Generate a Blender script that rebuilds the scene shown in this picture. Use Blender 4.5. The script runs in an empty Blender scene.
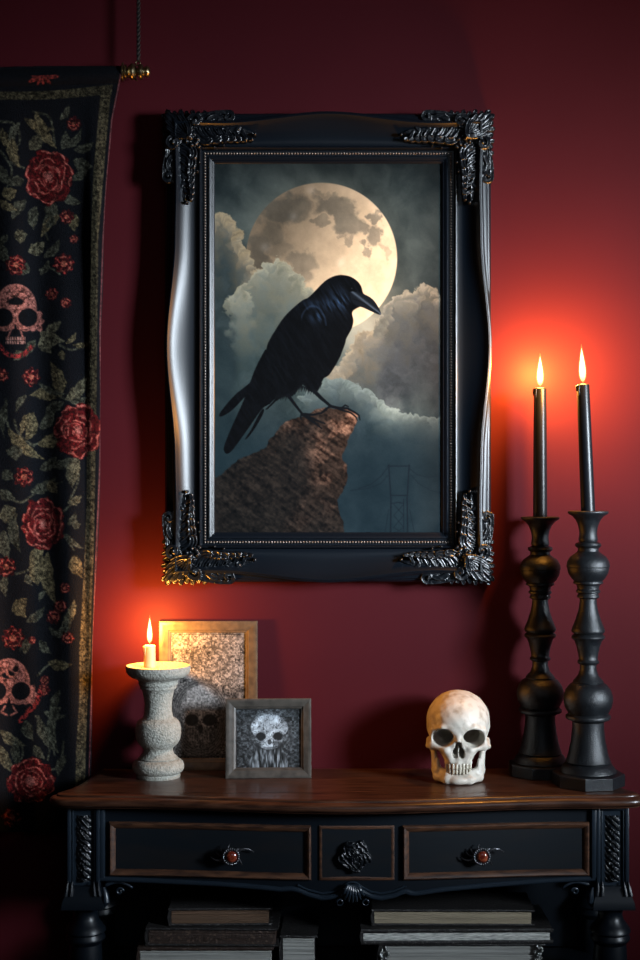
import bpy, bmesh, math, random
import numpy as np
from mathutils import Vector, Matrix

# ------------------------------------------------------------------ camera, light, exposure
SC = bpy.context.scene
COL = SC.collection
CD, CZ, FPX = 3.2, 1.39, 1440.0          # camera distance from the back wall, height, focal length in pixels
cam_data = bpy.data.cameras.new('camera')
cam_data.lens = 54.0; cam_data.sensor_width = 36.0; cam_data.sensor_fit = 'AUTO'
cam = bpy.data.objects.new('camera', cam_data); COL.objects.link(cam)
cam.location = (0, -CD, CZ); cam.rotation_euler = (math.pi/2, 0, 0)
SC.camera = cam

world = bpy.data.worlds.new('world'); SC.world = world; world.use_nodes = True
world.node_tree.nodes['Background'].inputs[0].default_value = (0.5, 0.6, 0.8, 1)
world.node_tree.nodes['Background'].inputs[1].default_value = 0.01

SC.view_settings.view_transform = 'Standard'; SC.view_settings.look = 'None'
SC.view_settings.exposure = 0.0; SC.view_settings.gamma = 1.0; SC.view_settings.use_curve_mapping = False

def area_light(name, loc, target, sx, sy, power, color, spread=180):
    l = bpy.data.lights.new(name, 'AREA'); l.shape = 'RECTANGLE'; l.size = sx; l.size_y = sy
    l.energy = power; l.color = color; l.spread = math.radians(spread)
    o = bpy.data.objects.new(name, l); COL.objects.link(o); o.location = loc
    o.rotation_euler = (Vector(target)-Vector(loc)).to_track_quat('-Z', 'Y').to_euler()
    return o
area_light('window_daylight', (2.8, -2.2, 1.8), (0.02, 0, 1.42), 0.6, 0.9, 20, (0.78, 0.89, 1.0), 40)
area_light('room_fill', (0.5, -3.4, 2.2), (0.1, 0, 1.2), 1.4, 1.0, 1.6, (0.78, 0.88, 1.0), 110)

# ------------------------------------------------------------------ helpers
def P(px, py, Y):
    D = CD + Y
    return Vector(((px-320)/FPX*D, Y, CZ-(py-480)/FPX*D))

def tag(o, label, cat, group=None):
    o['label'] = label; o['category'] = cat
    if group: o['group'] = group
    return o

def empty(name, loc=(0, 0, 0), rot=(0, 0, 0)):
    o = bpy.data.objects.new(name, None); COL.objects.link(o)
    o.location = loc; o.rotation_euler = rot; o.empty_display_size = 0.05
    return o

def link(name, me, mat, parent=None, smooth=True, sharp=35, loc=None):
    if mat is not None: me.materials.append(mat)
    if smooth:
        me.polygons.foreach_set('use_smooth', [True]*len(me.polygons))
        if sharp: me.set_sharp_from_angle(angle=math.radians(sharp))
    o = bpy.data.objects.new(name, me); COL.objects.link(o)
    if parent is not None: o.parent = parent
    if loc is not None: o.location = loc
    return o

class MB:
    """collects vertices and faces of one mesh"""
    def __init__(s): s.v = []; s.f = []
    def add(s, vs, fs):
        n = len(s.v); s.v += [tuple(v) for v in vs]; s.f += [tuple(i+n for i in f) for f in fs]
    def grid(s, rows, close_u=False, close_v=False):
        nr, nc = len(rows), len(rows[0]); vs = [p for r in rows for p in r]; fs = []
        for i in range(nr-(0 if close_u else 1)):
            for j in range(nc-(0 if close_v else 1)):
                a = i*nc+j; b = i*nc+(j+1) % nc; c = ((i+1) % nr)*nc+(j+1) % nc; d = ((i+1) % nr)*nc+j
                fs.append((a, b, c, d))
        s.add(vs, fs)
    def box(s, x0, x1, y0, y1, z0, z1, bev=0.0, seg=2):
        bm = bmesh.new(); bmesh.ops.create_cube(bm, size=1)
        for v in bm.verts:
            v.co = Vector(((x0+x1)/2+v.co.x*(x1-x0), (y0+y1)/2+v.co.y*(y1-y0), (z0+z1)/2+v.co.z*(z1-z0)))
        if bev > 0: bmesh.ops.bevel(bm, geom=bm.edges[:], offset=bev, segments=seg, affect='EDGES', profile=0.5)
        bm.verts.index_update()
        s.add([v.co[:] for v in bm.verts], [[v.index for v in f.verts] for f in bm.faces]); bm.free()
    def lathe(s, prof, c=(0, 0, 0), n=48, cap=True):
        rows = []
        for r, z in prof:
            rows.append([(c[0]+r*math.cos(2*math.pi*k/n), c[1]+r*math.sin(2*math.pi*k/n), c[2]+z) for k in range(n)])
        s.grid(rows, close_v=True)
        b = len(s.v)-len(rows)*n
        if cap:
            s.f.append(tuple(b+k for k in range(n))[::-1] if False else tuple(b+k for k in range(n)))
            s.f.append(tuple(b+(len(rows)-1)*n+k for k in range(n)))
    def tube(s, pts, rad, n=8, flat=1.0):
        pts = [Vector(p) for p in pts]; m = len(pts)
        if not hasattr(rad, '__len__'): rad = [rad]*m
        up = Vector((0, -1, 0)); rows = []
        for i, p in enumerate(pts):
            t = (pts[min(i+1, m-1)]-pts[max(i-1, 0)])
            if t.length < 1e-9: t = Vector((1, 0, 0))
            t.normalize()
            u = t.cross(up)
            if u.length < 1e-3: u = t.cross(Vector((0, 0, 1)))
            u.normalize(); w = u.cross(t).normalized()
            rows.append([tuple(p+u*(rad[i]*math.cos(2*math.pi*k/n))+w*(rad[i]*flat*math.sin(2*math.pi*k/n))) for k in range(n)])
        s.grid(rows, close_v=True)
        b = len(s.v)-m*n
        s.f.append(tuple(b+k for k in range(n))); s.f.append(tuple(b+(m-1)*n+k for k in range(n)))
    def ball(s, c, r, nu=10, nv=7, sc=(1, 1, 1)):
        rows = []
        for i in range(nv+1):
            th = math.pi*i/nv
            rr = max(math.sin(th), 0.02)
            rows.append([(c[0]+sc[0]*r*rr*math.cos(2*math.pi*k/nu), c[1]+sc[1]*r*rr*math.sin(2*math.pi*k/nu), c[2]+sc[2]*r*math.cos(th)) for k in range(nu)])
        s.grid(rows, close_v=True)
        b = len(s.v)-(nv+1)*nu
        s.f.append(tuple(b+k for k in range(nu))); s.f.append(tuple(b+nv*nu+k for k in range(nu)))
    def mesh(s, name, fn=None):
        vs = s.v if fn is None else [fn(v) for v in s.v]
        me = bpy.data.meshes.new(name); me.from_pydata(vs, [], s.f)
        bm = bmesh.new(); bm.from_mesh(me)
        bmesh.ops.recalc_face_normals(bm, faces=bm.faces[:]); bm.to_mesh(me); bm.free()
        return me
    def build(s, name, mat, parent=None, fn=None, smooth=True, sharp=35, loc=None):
        return link(name, s.mesh(name, fn), mat, parent, smooth, sharp, loc)

def smoothstep(a, b, x):
    t = np.clip((x-a)/(b-a), 0, 1); return t*t*(3-2*t)
def cr(pts, k=6, closed=True):
    """Catmull-Rom smoothing of a point list"""
    n = len(pts); out = []
    rng = range(n) if closed else range(n-1)
    for i in rng:
        if closed: p0, p1, p2, p3 = pts[(i-1) % n], pts[i], pts[(i+1) % n], pts[(i+2) % n]
        else: p0, p1, p2, p3 = pts[max(i-1, 0)], pts[i], pts[i+1], pts[min(i+2, n-1)]
        for j in range(k):
            t = j/k
            out.append(tuple(0.5*((2*b)+(-a+c)*t+(2*a-5*b+4*c-d)*t*t+(-a+3*b-3*c+d)*t**3) for a, b, c, d in zip(p0, p1, p2, p3)))
    if not closed: out.append(tuple(pts[-1]))
    return out

# ------------------------------------------------------------------ materials
def material(name, color, rough=0.5, metal=0.0, spec=0.5, bump=None, vary=None, attr=None, coat=0.0, emis=None, sheen=0.0):
    """bump=(scale,strength,distance)  vary=(scale, colour2, contrast low, high, stretch)"""
    m = bpy.data.materials.new(name); m.use_nodes = True
    nt = m.node_tree; N = nt.nodes; L = nt.links; b = N['Principled BSDF']
    b.inputs['Roughness'].default_value = rough; b.inputs['Metallic'].default_value = metal
    b.inputs['Specular IOR Level'].default_value = spec
    b.inputs['Base Color'].default_value = (*color, 1)
    b.inputs['Coat Weight'].default_value = coat
    if sheen: b.inputs['Sheen Weight'].default_value = sheen
    tc = N.new('ShaderNodeTexCoord')
    def noise(scale, stretch=(1, 1, 1), detail=5):
        mp = N.new('ShaderNodeMapping'); mp.inputs['Scale'].default_value = stretch
        L.new(tc.outputs['Object'], mp.inputs['Vector'])
        n = N.new('ShaderNodeTexNoise'); n.inputs['Scale'].default_value = scale; n.inputs['Detail'].default_value = detail
        L.new(mp.outputs[0], n.inputs['Vector']); return n
    src = None
    if attr:
        a = N.new('ShaderNodeAttribute'); a.attribute_name = attr; src = a.outputs['Color']
        L.new(src, b.inputs['Base Color'])
    if vary:
        sc, c2, lo, hi = vary[:4]; st = vary[4] if len(vary) > 4 else (1, 1, 1)
        n = noise(sc, st, 8); r = N.new('ShaderNodeMapRange')
        r.inputs['From Min'].default_value = lo; r.inputs['From Max'].default_value = hi
        L.new(n.outputs['Fac'], r.inputs['Value'])
        mx = N.new('ShaderNodeMix'); mx.data_type = 'RGBA'
        L.new(r.outputs[0], mx.inputs['Factor'])
        mx.inputs[6].default_value = (*color, 1); mx.inputs[7].default_value = (*c2, 1)
        L.new(mx.outputs[2], b.inputs['Base Color'])
    if bump:
        st = bump[3] if len(bump) > 3 else (1, 1, 1)
        n = noise(bump[0], st, 6); bp = N.new('ShaderNodeBump')
        bp.inputs['Strength'].default_value = bump[1]; bp.inputs['Distance'].default_value = bump[2]
        L.new(n.outputs['Fac'], bp.inputs['Height']); L.new(bp.outputs[0], b.inputs['Normal'])
    if emis:
        b.inputs['Emission Color'].default_value = (*emis[0], 1); b.inputs['Emission Strength'].default_value = emis[1]
    return m

M = {}
M['wall'] = material('red_wall_paint', (0.057, 0.0062, 0.0094), 0.6, spec=0.08, bump=(260, 0.08, 0.001), vary=(2.5, (0.050, 0.0054, 0.0083), 0.35, 0.65))
M['floor'] = material('dark_floor_boards', (0.03, 0.018, 0.012), 0.5, vary=(6, (0.012, 0.007, 0.005), 0.3, 0.7, (1, 12, 1)))
M['ceiling'] = material('dark_ceiling_paint', (0.02, 0.01, 0.011), 0.9)
M['frame'] = material('black_frame_lacquer', (0.0028, 0.0048, 0.008), 0.34, spec=0.34, bump=(500, 0.08, 0.0006))
M['carve'] = material('black_carving_lacquer', (0.003, 0.0042, 0.006), 0.30, spec=0.5, bump=(180, 0.15, 0.002))
M['bead'] = material('worn_bead_gilding', (0.16, 0.13, 0.11), 0.35, metal=0.6)
M['holder'] = material('matt_black_cast_iron', (0.005, 0.006, 0.0075), 0.38, spec=0.42, bump=(420, 0.5, 0.002), vary=(60, (0.009, 0.011, 0.013), 0.4, 0.7))
M['blackwax'] = material('black_candle_wax', (0.004, 0.005, 0.007), 0.36, spec=0.32)
M['wax'] = material('cream_candle_wax', (0.60, 0.42, 0.26), 0.5, bump=(90, 0.2, 0.002))
M['wick'] = material('burnt_wick', (0.01, 0.008, 0.006), 0.9)
M['stone'] = material('rough_grey_stone', (0.33, 0.325, 0.285), 0.85, spec=0.25, bump=(240, 1.0, 0.004), vary=(140, (0.24, 0.235, 0.20), 0.42, 0.66))
M['bone'] = material('aged_bone', (0.52, 0.475, 0.41), 0.42, spec=0.4, bump=(60, 0.2, 0.003), vary=(55, (0.30, 0.24, 0.18), 0.50, 0.74))
M['tooth'] = material('tooth_enamel', (0.50, 0.45, 0.36), 0.35)
M['wood'] = material('dark_walnut_wood', (0.060, 0.025, 0.014), 0.30, spec=0.42, bump=(30, 0.15, 0.002, (1, 9, 9)), vary=(9, (0.020, 0.008, 0.005), 0.35, 0.62, (1.2, 12, 12)), coat=0.1)
M['drawerwood'] = material('walnut_drawer_moulding', (0.085, 0.036, 0.018), 0.4, bump=(60, 0.2, 0.001), vary=(22, (0.025, 0.011, 0.007), 0.35, 0.65, (1, 6, 6)))
M['paint'] = material('blue_black_paint', (0.003, 0.005, 0.008), 0.36, spec=0.35, bump=(220, 0.12, 0.001, (0.3, 1, 1)))
M['paint_edge_lit'] = material('blue_black_paint_moulding_lit', (0.010, 0.016, 0.024), 0.28, spec=0.6)  # edge highlights put into the colour: lighter than the body paint
M['panel'] = material('blue_black_drawer_panel', (0.0035, 0.0055, 0.008), 0.5, spec=0.22, bump=(120, 0.15, 0.001, (0.15, 1, 1)), vary=(30, (0.0065, 0.0065, 0.0075), 0.45, 0.7, (0.2, 1, 1)))
M['brass'] = material('aged_brass', (0.34, 0.28, 0.16), 0.3, metal=1.0)
M['iron'] = material('dark_wrought_metal', (0.12, 0.12, 0.13), 0.35, metal=0.9)
M['gem'] = material('amber_red_glass_cabochon', (0.10, 0.012, 0.006), 0.12, spec=0.8, coat=0.5, vary=(140, (0.28, 0.07, 0.03), 0.5, 0.7))
M['cord'] = material('dark_hanging_cord', (0.006, 0.004, 0.004), 0.7)
M['bronze'] = material('bronze_brown_picture_moulding', (0.11, 0.075, 0.042), 0.36, spec=0.6, bump=(90, 0.3, 0.001, (1, 1, 0.3)), vary=(60, (0.05, 0.035, 0.022), 0.4, 0.7))
M['greywood'] = material('grey_brown_picture_moulding', (0.06, 0.052, 0.043), 0.42, bump=(90, 0.3, 0.001), vary=(60, (0.028, 0.024, 0.02), 0.4, 0.7))
M['pages'] = material('yellowed_page_edges', (0.30, 0.25, 0.17), 0.8, bump=(300, 0.8, 0.002, (0.05, 0.05, 3)), vary=(120, (0.20, 0.16, 0.11), 0.35, 0.7, (0.05, 0.05, 3)))
M['brownpages'] = material('brown_page_edges', (0.10, 0.052, 0.026), 0.8, bump=(300, 0.8, 0.002, (0.05, 0.05, 3)), vary=(120, (0.08, 0.045, 0.025), 0.35, 0.7, (0.05, 0.05, 3)))
M['greypages'] = material('pale_grey_page_edges', (0.36, 0.36, 0.33), 0.7, bump=(300, 0.8, 0.002, (0.05, 0.05, 3)), vary=(120, (0.20, 0.20, 0.19), 0.35, 0.7, (0.05, 0.05, 3)))
M['whitepages'] = material('bright_frayed_page_edges', (0.62, 0.62, 0.58), 0.7, bump=(300, 0.8, 0.002, (0.05, 0.05, 3)), vary=(200, (0.22, 0.22, 0.21), 0.4, 0.66, (0.3, 0.3, 3)))
M['leather'] = material('black_worn_leather', (0.010, 0.009, 0.009), 0.5, bump=(200, 0.8, 0.002), vary=(240, (0.10, 0.09, 0.085), 0.55, 0.75))
M['brownleather'] = material('brown_worn_leather', (0.025, 0.014, 0.010), 0.5, bump=(200, 0.8, 0.002), vary=(160, (0.14, 0.09, 0.065), 0.55, 0.78))
M['silver'] = material('tarnished_silver_corner', (0.30, 0.31, 0.30), 0.35, metal=0.9, bump=(250, 1.0, 0.003))

# ------------------------------------------------------------------ room
def structure(name, mb, mat):
    o = mb.build(name, mat, smooth=False); o['kind'] = 'structure'; return o
mb = MB(); mb.box(-2.2, 2.9, 0, 0.1, 0, 2.75); structure('wall_back', mb, M['wall'])
mb = MB(); mb.box(-2.2, 2.9, -4.4, 0.1, -0.1, 0); structure('floor', mb, M['floor'])
mb = MB(); mb.box(-2.2, 2.9, -4.4, 0.1, 2.75, 2.85); structure('ceiling', mb, M['ceiling'])
mb = MB(); mb.box(-2.3, -2.2, -4.4, 0.1, -0.1, 2.85); structure('wall_left', mb, M['wall'])
mb = MB(); mb.box(-2.2, 2.9, -0.018, 0, 0, 0.12, 0.004); structure('baseboard_back', mb, M['paint'])

# ------------------------------------------------------------------ painted surfaces: colour per vertex, computed here
_lat = {}
def vnoise(X, Y, s, seed):
    if seed not in _lat: _lat[seed] = np.random.RandomState(seed).rand(256, 256)
    L = _lat[seed]; x = X/s; y = Y/s; xi = np.floor(x).astype(int); yi = np.floor(y).astype(int)
    fx = x-xi; fy = y-yi; fx = fx*fx*(3-2*fx); fy = fy*fy*(3-2*fy)
    g = lambda a, b: L[a % 256, b % 256]
    return (g(xi, yi)*(1-fx)+g(xi+1, yi)*fx)*(1-fy)+(g(xi, yi+1)*(1-fx)+g(xi+1, yi+1)*fx)*fy
def fbm(X, Y, s, seed, o=5):
    a = 0; w = 1.0; t = 0
    for i in range(o): a = a+w*vnoise(X, Y, s/2**i, seed+i); t += w; w *= 0.55
    return a/t
def sdf_poly(X, Y, pts):
    d = np.full(X.shape, 1e18); ins = np.zeros(X.shape, bool); n = len(pts)
    for i in range(n):
        ax, ay = pts[i][:2]; bx, by = pts[(i+1) % n][:2]
        ex, ey = bx-ax, by-ay; l2 = ex*ex+ey*ey+1e-12
        t = np.clip(((X-ax)*ex+(Y-ay)*ey)/l2, 0, 1)
        d = np.minimum(d, (X-ax-t*ex)**2+(Y-ay-t*ey)**2)
        c = (ay > Y) != (by > Y)
        with np.errstate(divide='ignore', invalid='ignore'):
            ins ^= c & (X < (bx-ax)*(Y-ay)/(by-ay+1e-12)+ax)
    d = np.sqrt(d); return np.where(ins, -d, d)
def sdf_line(X, Y, pts, w0, w1=None):
    if w1 is None: w1 = w0
    d = np.full(X.shape, 1e9); n = len(pts)
    for i in range(n-1):
        ax, ay = pts[i]; bx, by = pts[i+1]; ex, ey = bx-ax, by-ay
        t = np.clip(((X-ax)*ex+(Y-ay)*ey)/(ex*ex+ey*ey+1e-12), 0, 1)
        u = (i+t)/(n-1)
        d = np.minimum(d, np.hypot(X-ax-t*ex, Y-ay-t*ey)-(w0+(w1-w0)*u))
    return d
def srgb(c):
    c = np.array(c, float)/255; return np.where(c <= 0.04045, c/12.92, ((c+0.055)/1.055)**2.4)
class Canvas:
    def __init__(s, x0, x1, y0, y1, res):
        s.xs = np.linspace(x0, x1, int((x1-x0)*res)+1); s.ys = np.linspace(y0, y1, int((y1-y0)*res)+1)
        s.X, s.Y = np.meshgrid(s.xs, s.ys); s.C = np.zeros(s.X.shape+(3,))
    def put(s, mask, col):
        col = np.asarray(col, float); s.C = s.C*(1-mask[..., None])+col*mask[..., None]
    def sub(s, x0, x1, y0, y1):
        i0, i1 = np.searchsorted(s.xs, [x0, x1]); j0, j1 = np.searchsorted(s.ys, [y0, y1])
        return slice(j0, j1), slice(i0, i1)
    def put_sdf(s, fn, col, box, soft=0.6):
        sl = s.sub(*box)
        X = s.X[sl]; Y = s.Y[sl]
        if X.size == 0: return
        d = fn(X, Y); m = 1-smoothstep(-soft, soft, d)
        c = col(X, Y, d) if callable(col) else np.asarray(col, float)
        s.C[sl] = s.C[sl]*(1-m[..., None])+c*m[..., None]
def color_grid(name, cv, to_world, mat, parent=None, gain=1.0):
    h, w = cv.X.shape
    pts = to_world(cv.X.ravel(), cv.Y.ravel())
    idx = np.arange(h*w).reshape(h, w)
    q = np.stack([idx[:-1, :-1], idx[1:, :-1], idx[1:, 1:], idx[:-1, 1:]], -1).reshape(-1, 4)
    me = bpy.data.meshes.new(name)
    me.vertices.add(h*w); me.vertices.foreach_set('co', pts.astype(np.float32).ravel())
    me.loops.add(q.size); me.loops.foreach_set('vertex_index', q.astype(np.int32).ravel())
    me.polygons.add(len(q)); me.polygons.foreach_set('loop_start', (np.arange(len(q))*4).astype(np.int32))
    me.polygons.foreach_set('loop_total', np.full(len(q), 4, np.int32))
    me.update(calc_edges=True)
    a = me.color_attributes.new('paint', 'FLOAT_COLOR', 'POINT')
    rgba = np.ones((h*w, 4), np.float32); rgba[:, :3] = np.clip(srgb(np.clip(cv.C, 0, 255))*gain, 0, 0.95).reshape(-1, 3)
    a.data.foreach_set('color', rgba.ravel())
    return link(name, me, mat, parent, smooth=True, sharp=None)

def paint_raven():
    cv = Canvas(212, 442.5, 161, 535, 2.0); X, Y = cv.X, cv.Y
    n1 = fbm(X, Y, 70, 1); n2 = fbm(X+40*n1, Y+30*n1, 40, 11); n3 = fbm(X, Y, 6, 21, 3)
    base = np.array([32, 43, 46.])+(n2-0.5)[..., None]*np.array([84, 84, 76.])
    # higher haze, darker lower sky
    base += smoothstep(330, 160, Y)[..., None]*np.array([4, 2, 0.])
    cv.C = base
    # glow of the moon through the haze
    r = np.hypot(X-322, Y-262)
    cv.C += (np.exp(-np.maximum(r-70, 0)/26)*0.55)[..., None]*np.array([70, 62, 48.])
    g = np.exp(-(((X-368)/40)**2+((Y-325)/38)**2)); cv.C += g[..., None]*np.array([96, 82, 64.])
    # moon
    rm = np.hypot(X-320.5, Y-258)
    mm = 1-smoothstep(75.2, 76.6, rm)
    light = np.clip(0.70+(X-300)/170+(Y-250)/330, 0.5, 1.1)
    mc = np.array([214, 184, 147.])*light[..., None]
    mc = mc*(0.90+0.2*fbm(X, Y, 9, 31, 4))[..., None]
    maria = np.zeros(X.shape)
    wx = X+11*(fbm(X, Y, 12, 41)-0.5)*2; wy = Y+11*(fbm(X, Y, 12, 51)-0.5)*2
    for (cx, cy, rx, ry, s) in [(331, 205, 18, 11, .85), (344, 212, 10, 9, .9), (351, 223, 15, 13, 1.0), (363, 229, 9, 7, .9), (375, 216, 6, 7.5, 1.0), (376, 237, 8, 12, 1.0), (364, 251, 5, 8, .8),
                                (285, 208, 24, 15, .75), (268, 232, 15, 14, .5), (301, 262, 17, 9, .55), (256, 258, 12, 25, .6), (300, 276, 12, 8, .5),
                                (318, 221, 10, 5, .6), (325, 193, 9, 5, .4), (281, 246, 11, 12, .35), (345, 240, 5, 6, .6), (384, 252, 4, 7, .4)]:
        e = np.sqrt(((wx-cx)/rx)**2+((wy-cy)/ry)**2); maria = np.maximum(maria, s*(1-smoothstep(0.72, 1.25, e)))
    mc = mc*(1-0.34*np.clip(maria*(0.8+.5*fbm(X, Y, 7, 55)), 0, 1))[..., None]+maria[..., None]*np.array([-4, 2, 6.])
    rim = smoothstep(62, 76, rm); mc = mc+rim[..., None]*np.array([6, 6, 6.])
    for (cx, cy, rr) in [(292, 216, 3), (264, 247, 3.5), (340, 262, 3), (310, 190, 3)]:
        mc += (np.exp(-((X-cx)**2+(Y-cy)**2)/(2*rr*rr))*22)[..., None]
    cv.put(mm, mc)
    # cloud banks built of puffs, far ones first: outline, lit colour, low colour, reach
    wx2 = (fbm(X, Y, 9, 701, 4)-.5); wy2 = (fbm(X, Y, 9, 711, 4)-.5); tex = fbm(X+10*wx2, Y+10*wy2, 9, 721, 5)-.5
    def bank(line, top, low, fade, rimc, seed, depth=60, rmin=5, rmax=11, x0=200, x1=455, fx=14, step=3.2):
        rnd = random.Random(seed); L = cr(line, 6, False); puffs = []
        tot = 0
        for i in range(len(L)-1):
            tot += math.hypot(L[i+1][0]-L[i][0], L[i+1][1]-L[i][1])
            if tot > step:
                tot = 0; r = rnd.uniform(rmin, rmax)
                puffs.append((L[i][0]+rnd.uniform(-2, 2), L[i][1]+r*.9, r, 0))
        lx = [p[0] for p in L]; ly = [p[1] for p in L]
        for k in range(int(depth*len(puffs)/60)):
            x = rnd.uniform(min(lx), max(lx)); dd = rnd.random()**1.2*depth; r = rnd.uniform(rmin, rmax)*(1.1+1.6*dd/depth)
            puffs.append((x, float(np.interp(x, np.maximum.accumulate(lx), ly))+dd+r, r, dd))
        puffs.sort(key=lambda p: p[3])
        edge = np.interp(X, np.maximum.accumulate(lx), ly)
        d0 = Y-edge-4+wx2*16; lat0 = smoothstep(x0, x0+fx, X)*(1-smoothstep(x1-fx, x1, X))*smoothstep(min(lx)-2, min(lx)+10, X)*(1-smoothstep(max(lx)-6, max(lx)+16, X))
        t0 = np.clip(d0/fade+.15+tex*.9, 0, 1); m0 = smoothstep(-1, 5, d0)*(1-smoothstep(depth*.7, depth*1.5, d0))*lat0*.9
        cv.put(m0, np.array(top, float)*(1-t0[..., None])+np.array(low, float)*t0[..., None]+(tex*40)[..., None])
        for (cx, cy, r, dd) in puffs:
            R_ = r*2.0; sl = cv.sub(cx-R_, cx+R_, cy-R_, cy+R_*1.6)
            a, b = X[sl], Y[sl]
            if a.size == 0: continue
            d = np.hypot(a-cx+wx2[sl]*r*1.8, (b-cy+wy2[sl]*r*1.8))-r+tex[sl]*5.0
            lat = smoothstep(x0, x0+fx, a)*(1-smoothstep(x1-fx, x1, a))
            fz = min(1, dd/14); m = (1-smoothstep(-1.0-r*.35*fz, 1.2+r*.1*fz, d))*(1-.55*fz)*(1-smoothstep(cy, cy+r*1.25, b))*lat*(1-smoothstep(depth*.55, depth*1.15, dd+0*a))
            t = np.clip((dd+(b-cy)*.5)/fade+tex[sl]*.9, 0, 1)
            c = np.array(top, float)*(1-t[..., None])+np.array(low, float)*t[..., None]
            c = c+(np.exp(-np.maximum(-d, 0)/2.6)*(1-.85*min(1, dd/16))*smoothstep(r*.5, -r*.6, b-cy))[..., None]*np.array(rimc, float)
            c = c+(tex[sl]*44)[..., None]
            cv.C[sl] = cv.C[sl]*(1-m[..., None]*.92)+c*m[..., None]*.92
    bank([(206, 226), (214, 215), (224, 214), (232, 224), (236, 238), (244, 252), (252, 266), (262, 274), (275, 284), (300, 300)],
         (118, 108, 90), (42, 52, 53), 75, (44, 36, 22), 61, 110, 4, 8)
    bank([(232, 296), (246, 284), (256, 272), (266, 263), (276, 260), (286, 266), (293, 276), (302, 286), (314, 292), (330, 300)],
         (116, 116, 102), (52, 64, 63), 95, (44, 38, 26), 71, 120, 4, 10)
    bank([(336, 372), (344, 358), (352, 350), (360, 338), (372, 332), (384, 334), (392, 322)],
         (120, 112, 96), (58, 64, 64), 55, (46, 38, 26), 78, 60, 4, 9)
    bank([(376, 330), (384, 312), (392, 301), (402, 294), (413, 291), (421, 285), (431, 287), (440, 298), (452, 302)],
         (104, 103, 93), (52, 57, 60), 62, (66, 56, 42), 81, 95, 4, 9)
    bank([(300, 396), (316, 386), (328, 381), (340, 379), (350, 383), (358, 388), (368, 390), (377, 400), (390, 408), (410, 414), (450, 418)],
         (80, 90, 88), (34, 48, 53), 36, (34, 36, 32), 91, 46, 3.5, 7)
    g = np.exp(-(((X-393)/22)**2+((Y-413)/16)**2)); cv.C += (g*fbm(X, Y, 14, 95)*1.2)[..., None]*np.array([62, 64, 56.])
    # lower sky settles into dark blue green
    t = smoothstep(400, 470, Y)*0.85; dk = np.array([21, 36, 43.])+((n2-0.5)*26)[..., None]
    cv.put(t, dk)
    v = smoothstep(300, 213, X)*smoothstep(300, 380, Y)*0.45; cv.put(v, np.array([27, 42, 46.]))
    v = smoothstep(400, 450, X)*0.25+smoothstep(190, 160, Y)*0.2; cv.C = cv.C*(1-v)[..., None]
    # bridge pylon with sagging cables
    ink = (14, 24, 31)
    for ln, w in [([(388, 465.5), (390.2, 500), (389.8, 535)], 0.75), ([(408.5, 465.5), (406.5, 500), (407, 535)], 0.75), ([(387, 466.5), (409, 466.5)], 0.6),
                  ([(390, 496), (407, 496)], 0.6), ([(391, 504), (398, 503), (403, 504)], 0.5),
                  ([(393, 505), (403, 516), (393, 528), (403, 535)], 0.3), ([(403, 505), (393, 516), (403, 528), (393, 535)], 0.3),
                  ([(387, 468), (380, 477), (370, 485), (358, 489)], 0.35), ([(387, 476), (380, 484), (368, 489), (350, 491)], 0.3),
                  ([(409, 469), (416, 475), (428, 478), (442, 476)], 0.35), ([(410, 475), (418, 484), (430, 491), (442, 494)], 0.3),
                  ([(403, 500), (403, 535)], 0.35), ([(388, 510), (384, 535)], 0.25), ([(409, 510), (414, 535)], 0.25)]:
        cv.put_sdf(lambda a, b: sdf_line(a, b, ln, w), ink, (345, 443, 460, 536), 0.7)
    # rock
    rock = [(205, 484), (213, 479), (228, 468), (236, 459), (250, 455), (264, 449), (268, 440), (276, 431), (284, 422), (296, 418), (304, 417), (314, 411), (324, 408), (340, 409), (354, 411), (358, 416),
            (355, 425), (350, 436), (345, 447), (342, 456), (345, 466), (347, 478), (343, 489), (337, 499), (339, 512), (345, 540), (205, 540)]
    def rocksdf(a, b): return sdf_poly(a, b, rock)+(fbm(a, b, 9, 101, 4)-0.5)*5
    def rockcol(a, b, d):
        u = a*0.82+b*0.57; v = -a*0.57+b*0.82
        st = fbm(u*0.45+6*fbm(a, b, 14, 111), v*1.7, 6, 121, 4)
        fine = fbm(a, b, 2.6, 131, 3)
        lit = smoothstep(296, 345, a+16*(fbm(a, b, 20, 141)-0.5))
        lit = np.maximum(lit*0.95, 0.45*smoothstep(-16, -2, d)*smoothstep(230, 300, a))
        ridge = np.exp(-((a-(306+14*np.sin((b-440)/22.)))/12.)**2)*0.30
        lit = np.clip(lit*smoothstep(570, 405, b)*0.9+ridge*0.7, 0, 1)*smoothstep(215, 300, a)
        hole = smoothstep(0.42, 0.62, fbm(a, b, 13, 151, 3))
        k = np.clip((st-0.5)*2.6+(fine-0.5)*2.0, -1, 1)
        dark = np.array([24, 22, 21.])+k[..., None]*np.array([17, 14, 11.])
        li = np.array([112, 78, 60.])+k[..., None]*np.array([74, 58, 48.])
        li = li*(0.42+0.58*hole)[..., None]
        return np.clip(dark*(1-lit[..., None])+li*lit[..., None], 4, 235)
    cv.put_sdf(rocksdf, rockcol, (204, 362, 400, 536), 0.8)
    # raven
    c2 = lambda L: [(200+x/3.2, 250+y/3.2) for x, y in L]
    def feather(a, b, d):
        u = a*0.52+b*0.85; v = -a*0.85+b*0.52
        st = fbm(u*0.25, v*1.5, 3.0, 161, 3)-0.5
        c = np.array([4, 6, 9.])+np.maximum(st, -0.1)[..., None]*np.array([10, 13, 18.])
        hl = np.exp(-(((a-338)/12)**2+((b-300)/12)**2))*1.0+np.exp(-(((a-316)/7)**2+((b-317)/5)**2))*1.4+np.exp(-(((a-322)/26)**2+((b-304)/5)**2))*0.6
        c = c+(hl*(0.6+3.0*np.clip(st, -0.2, 0.5)))[..., None]*np.array([20, 29, 40.])
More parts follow.
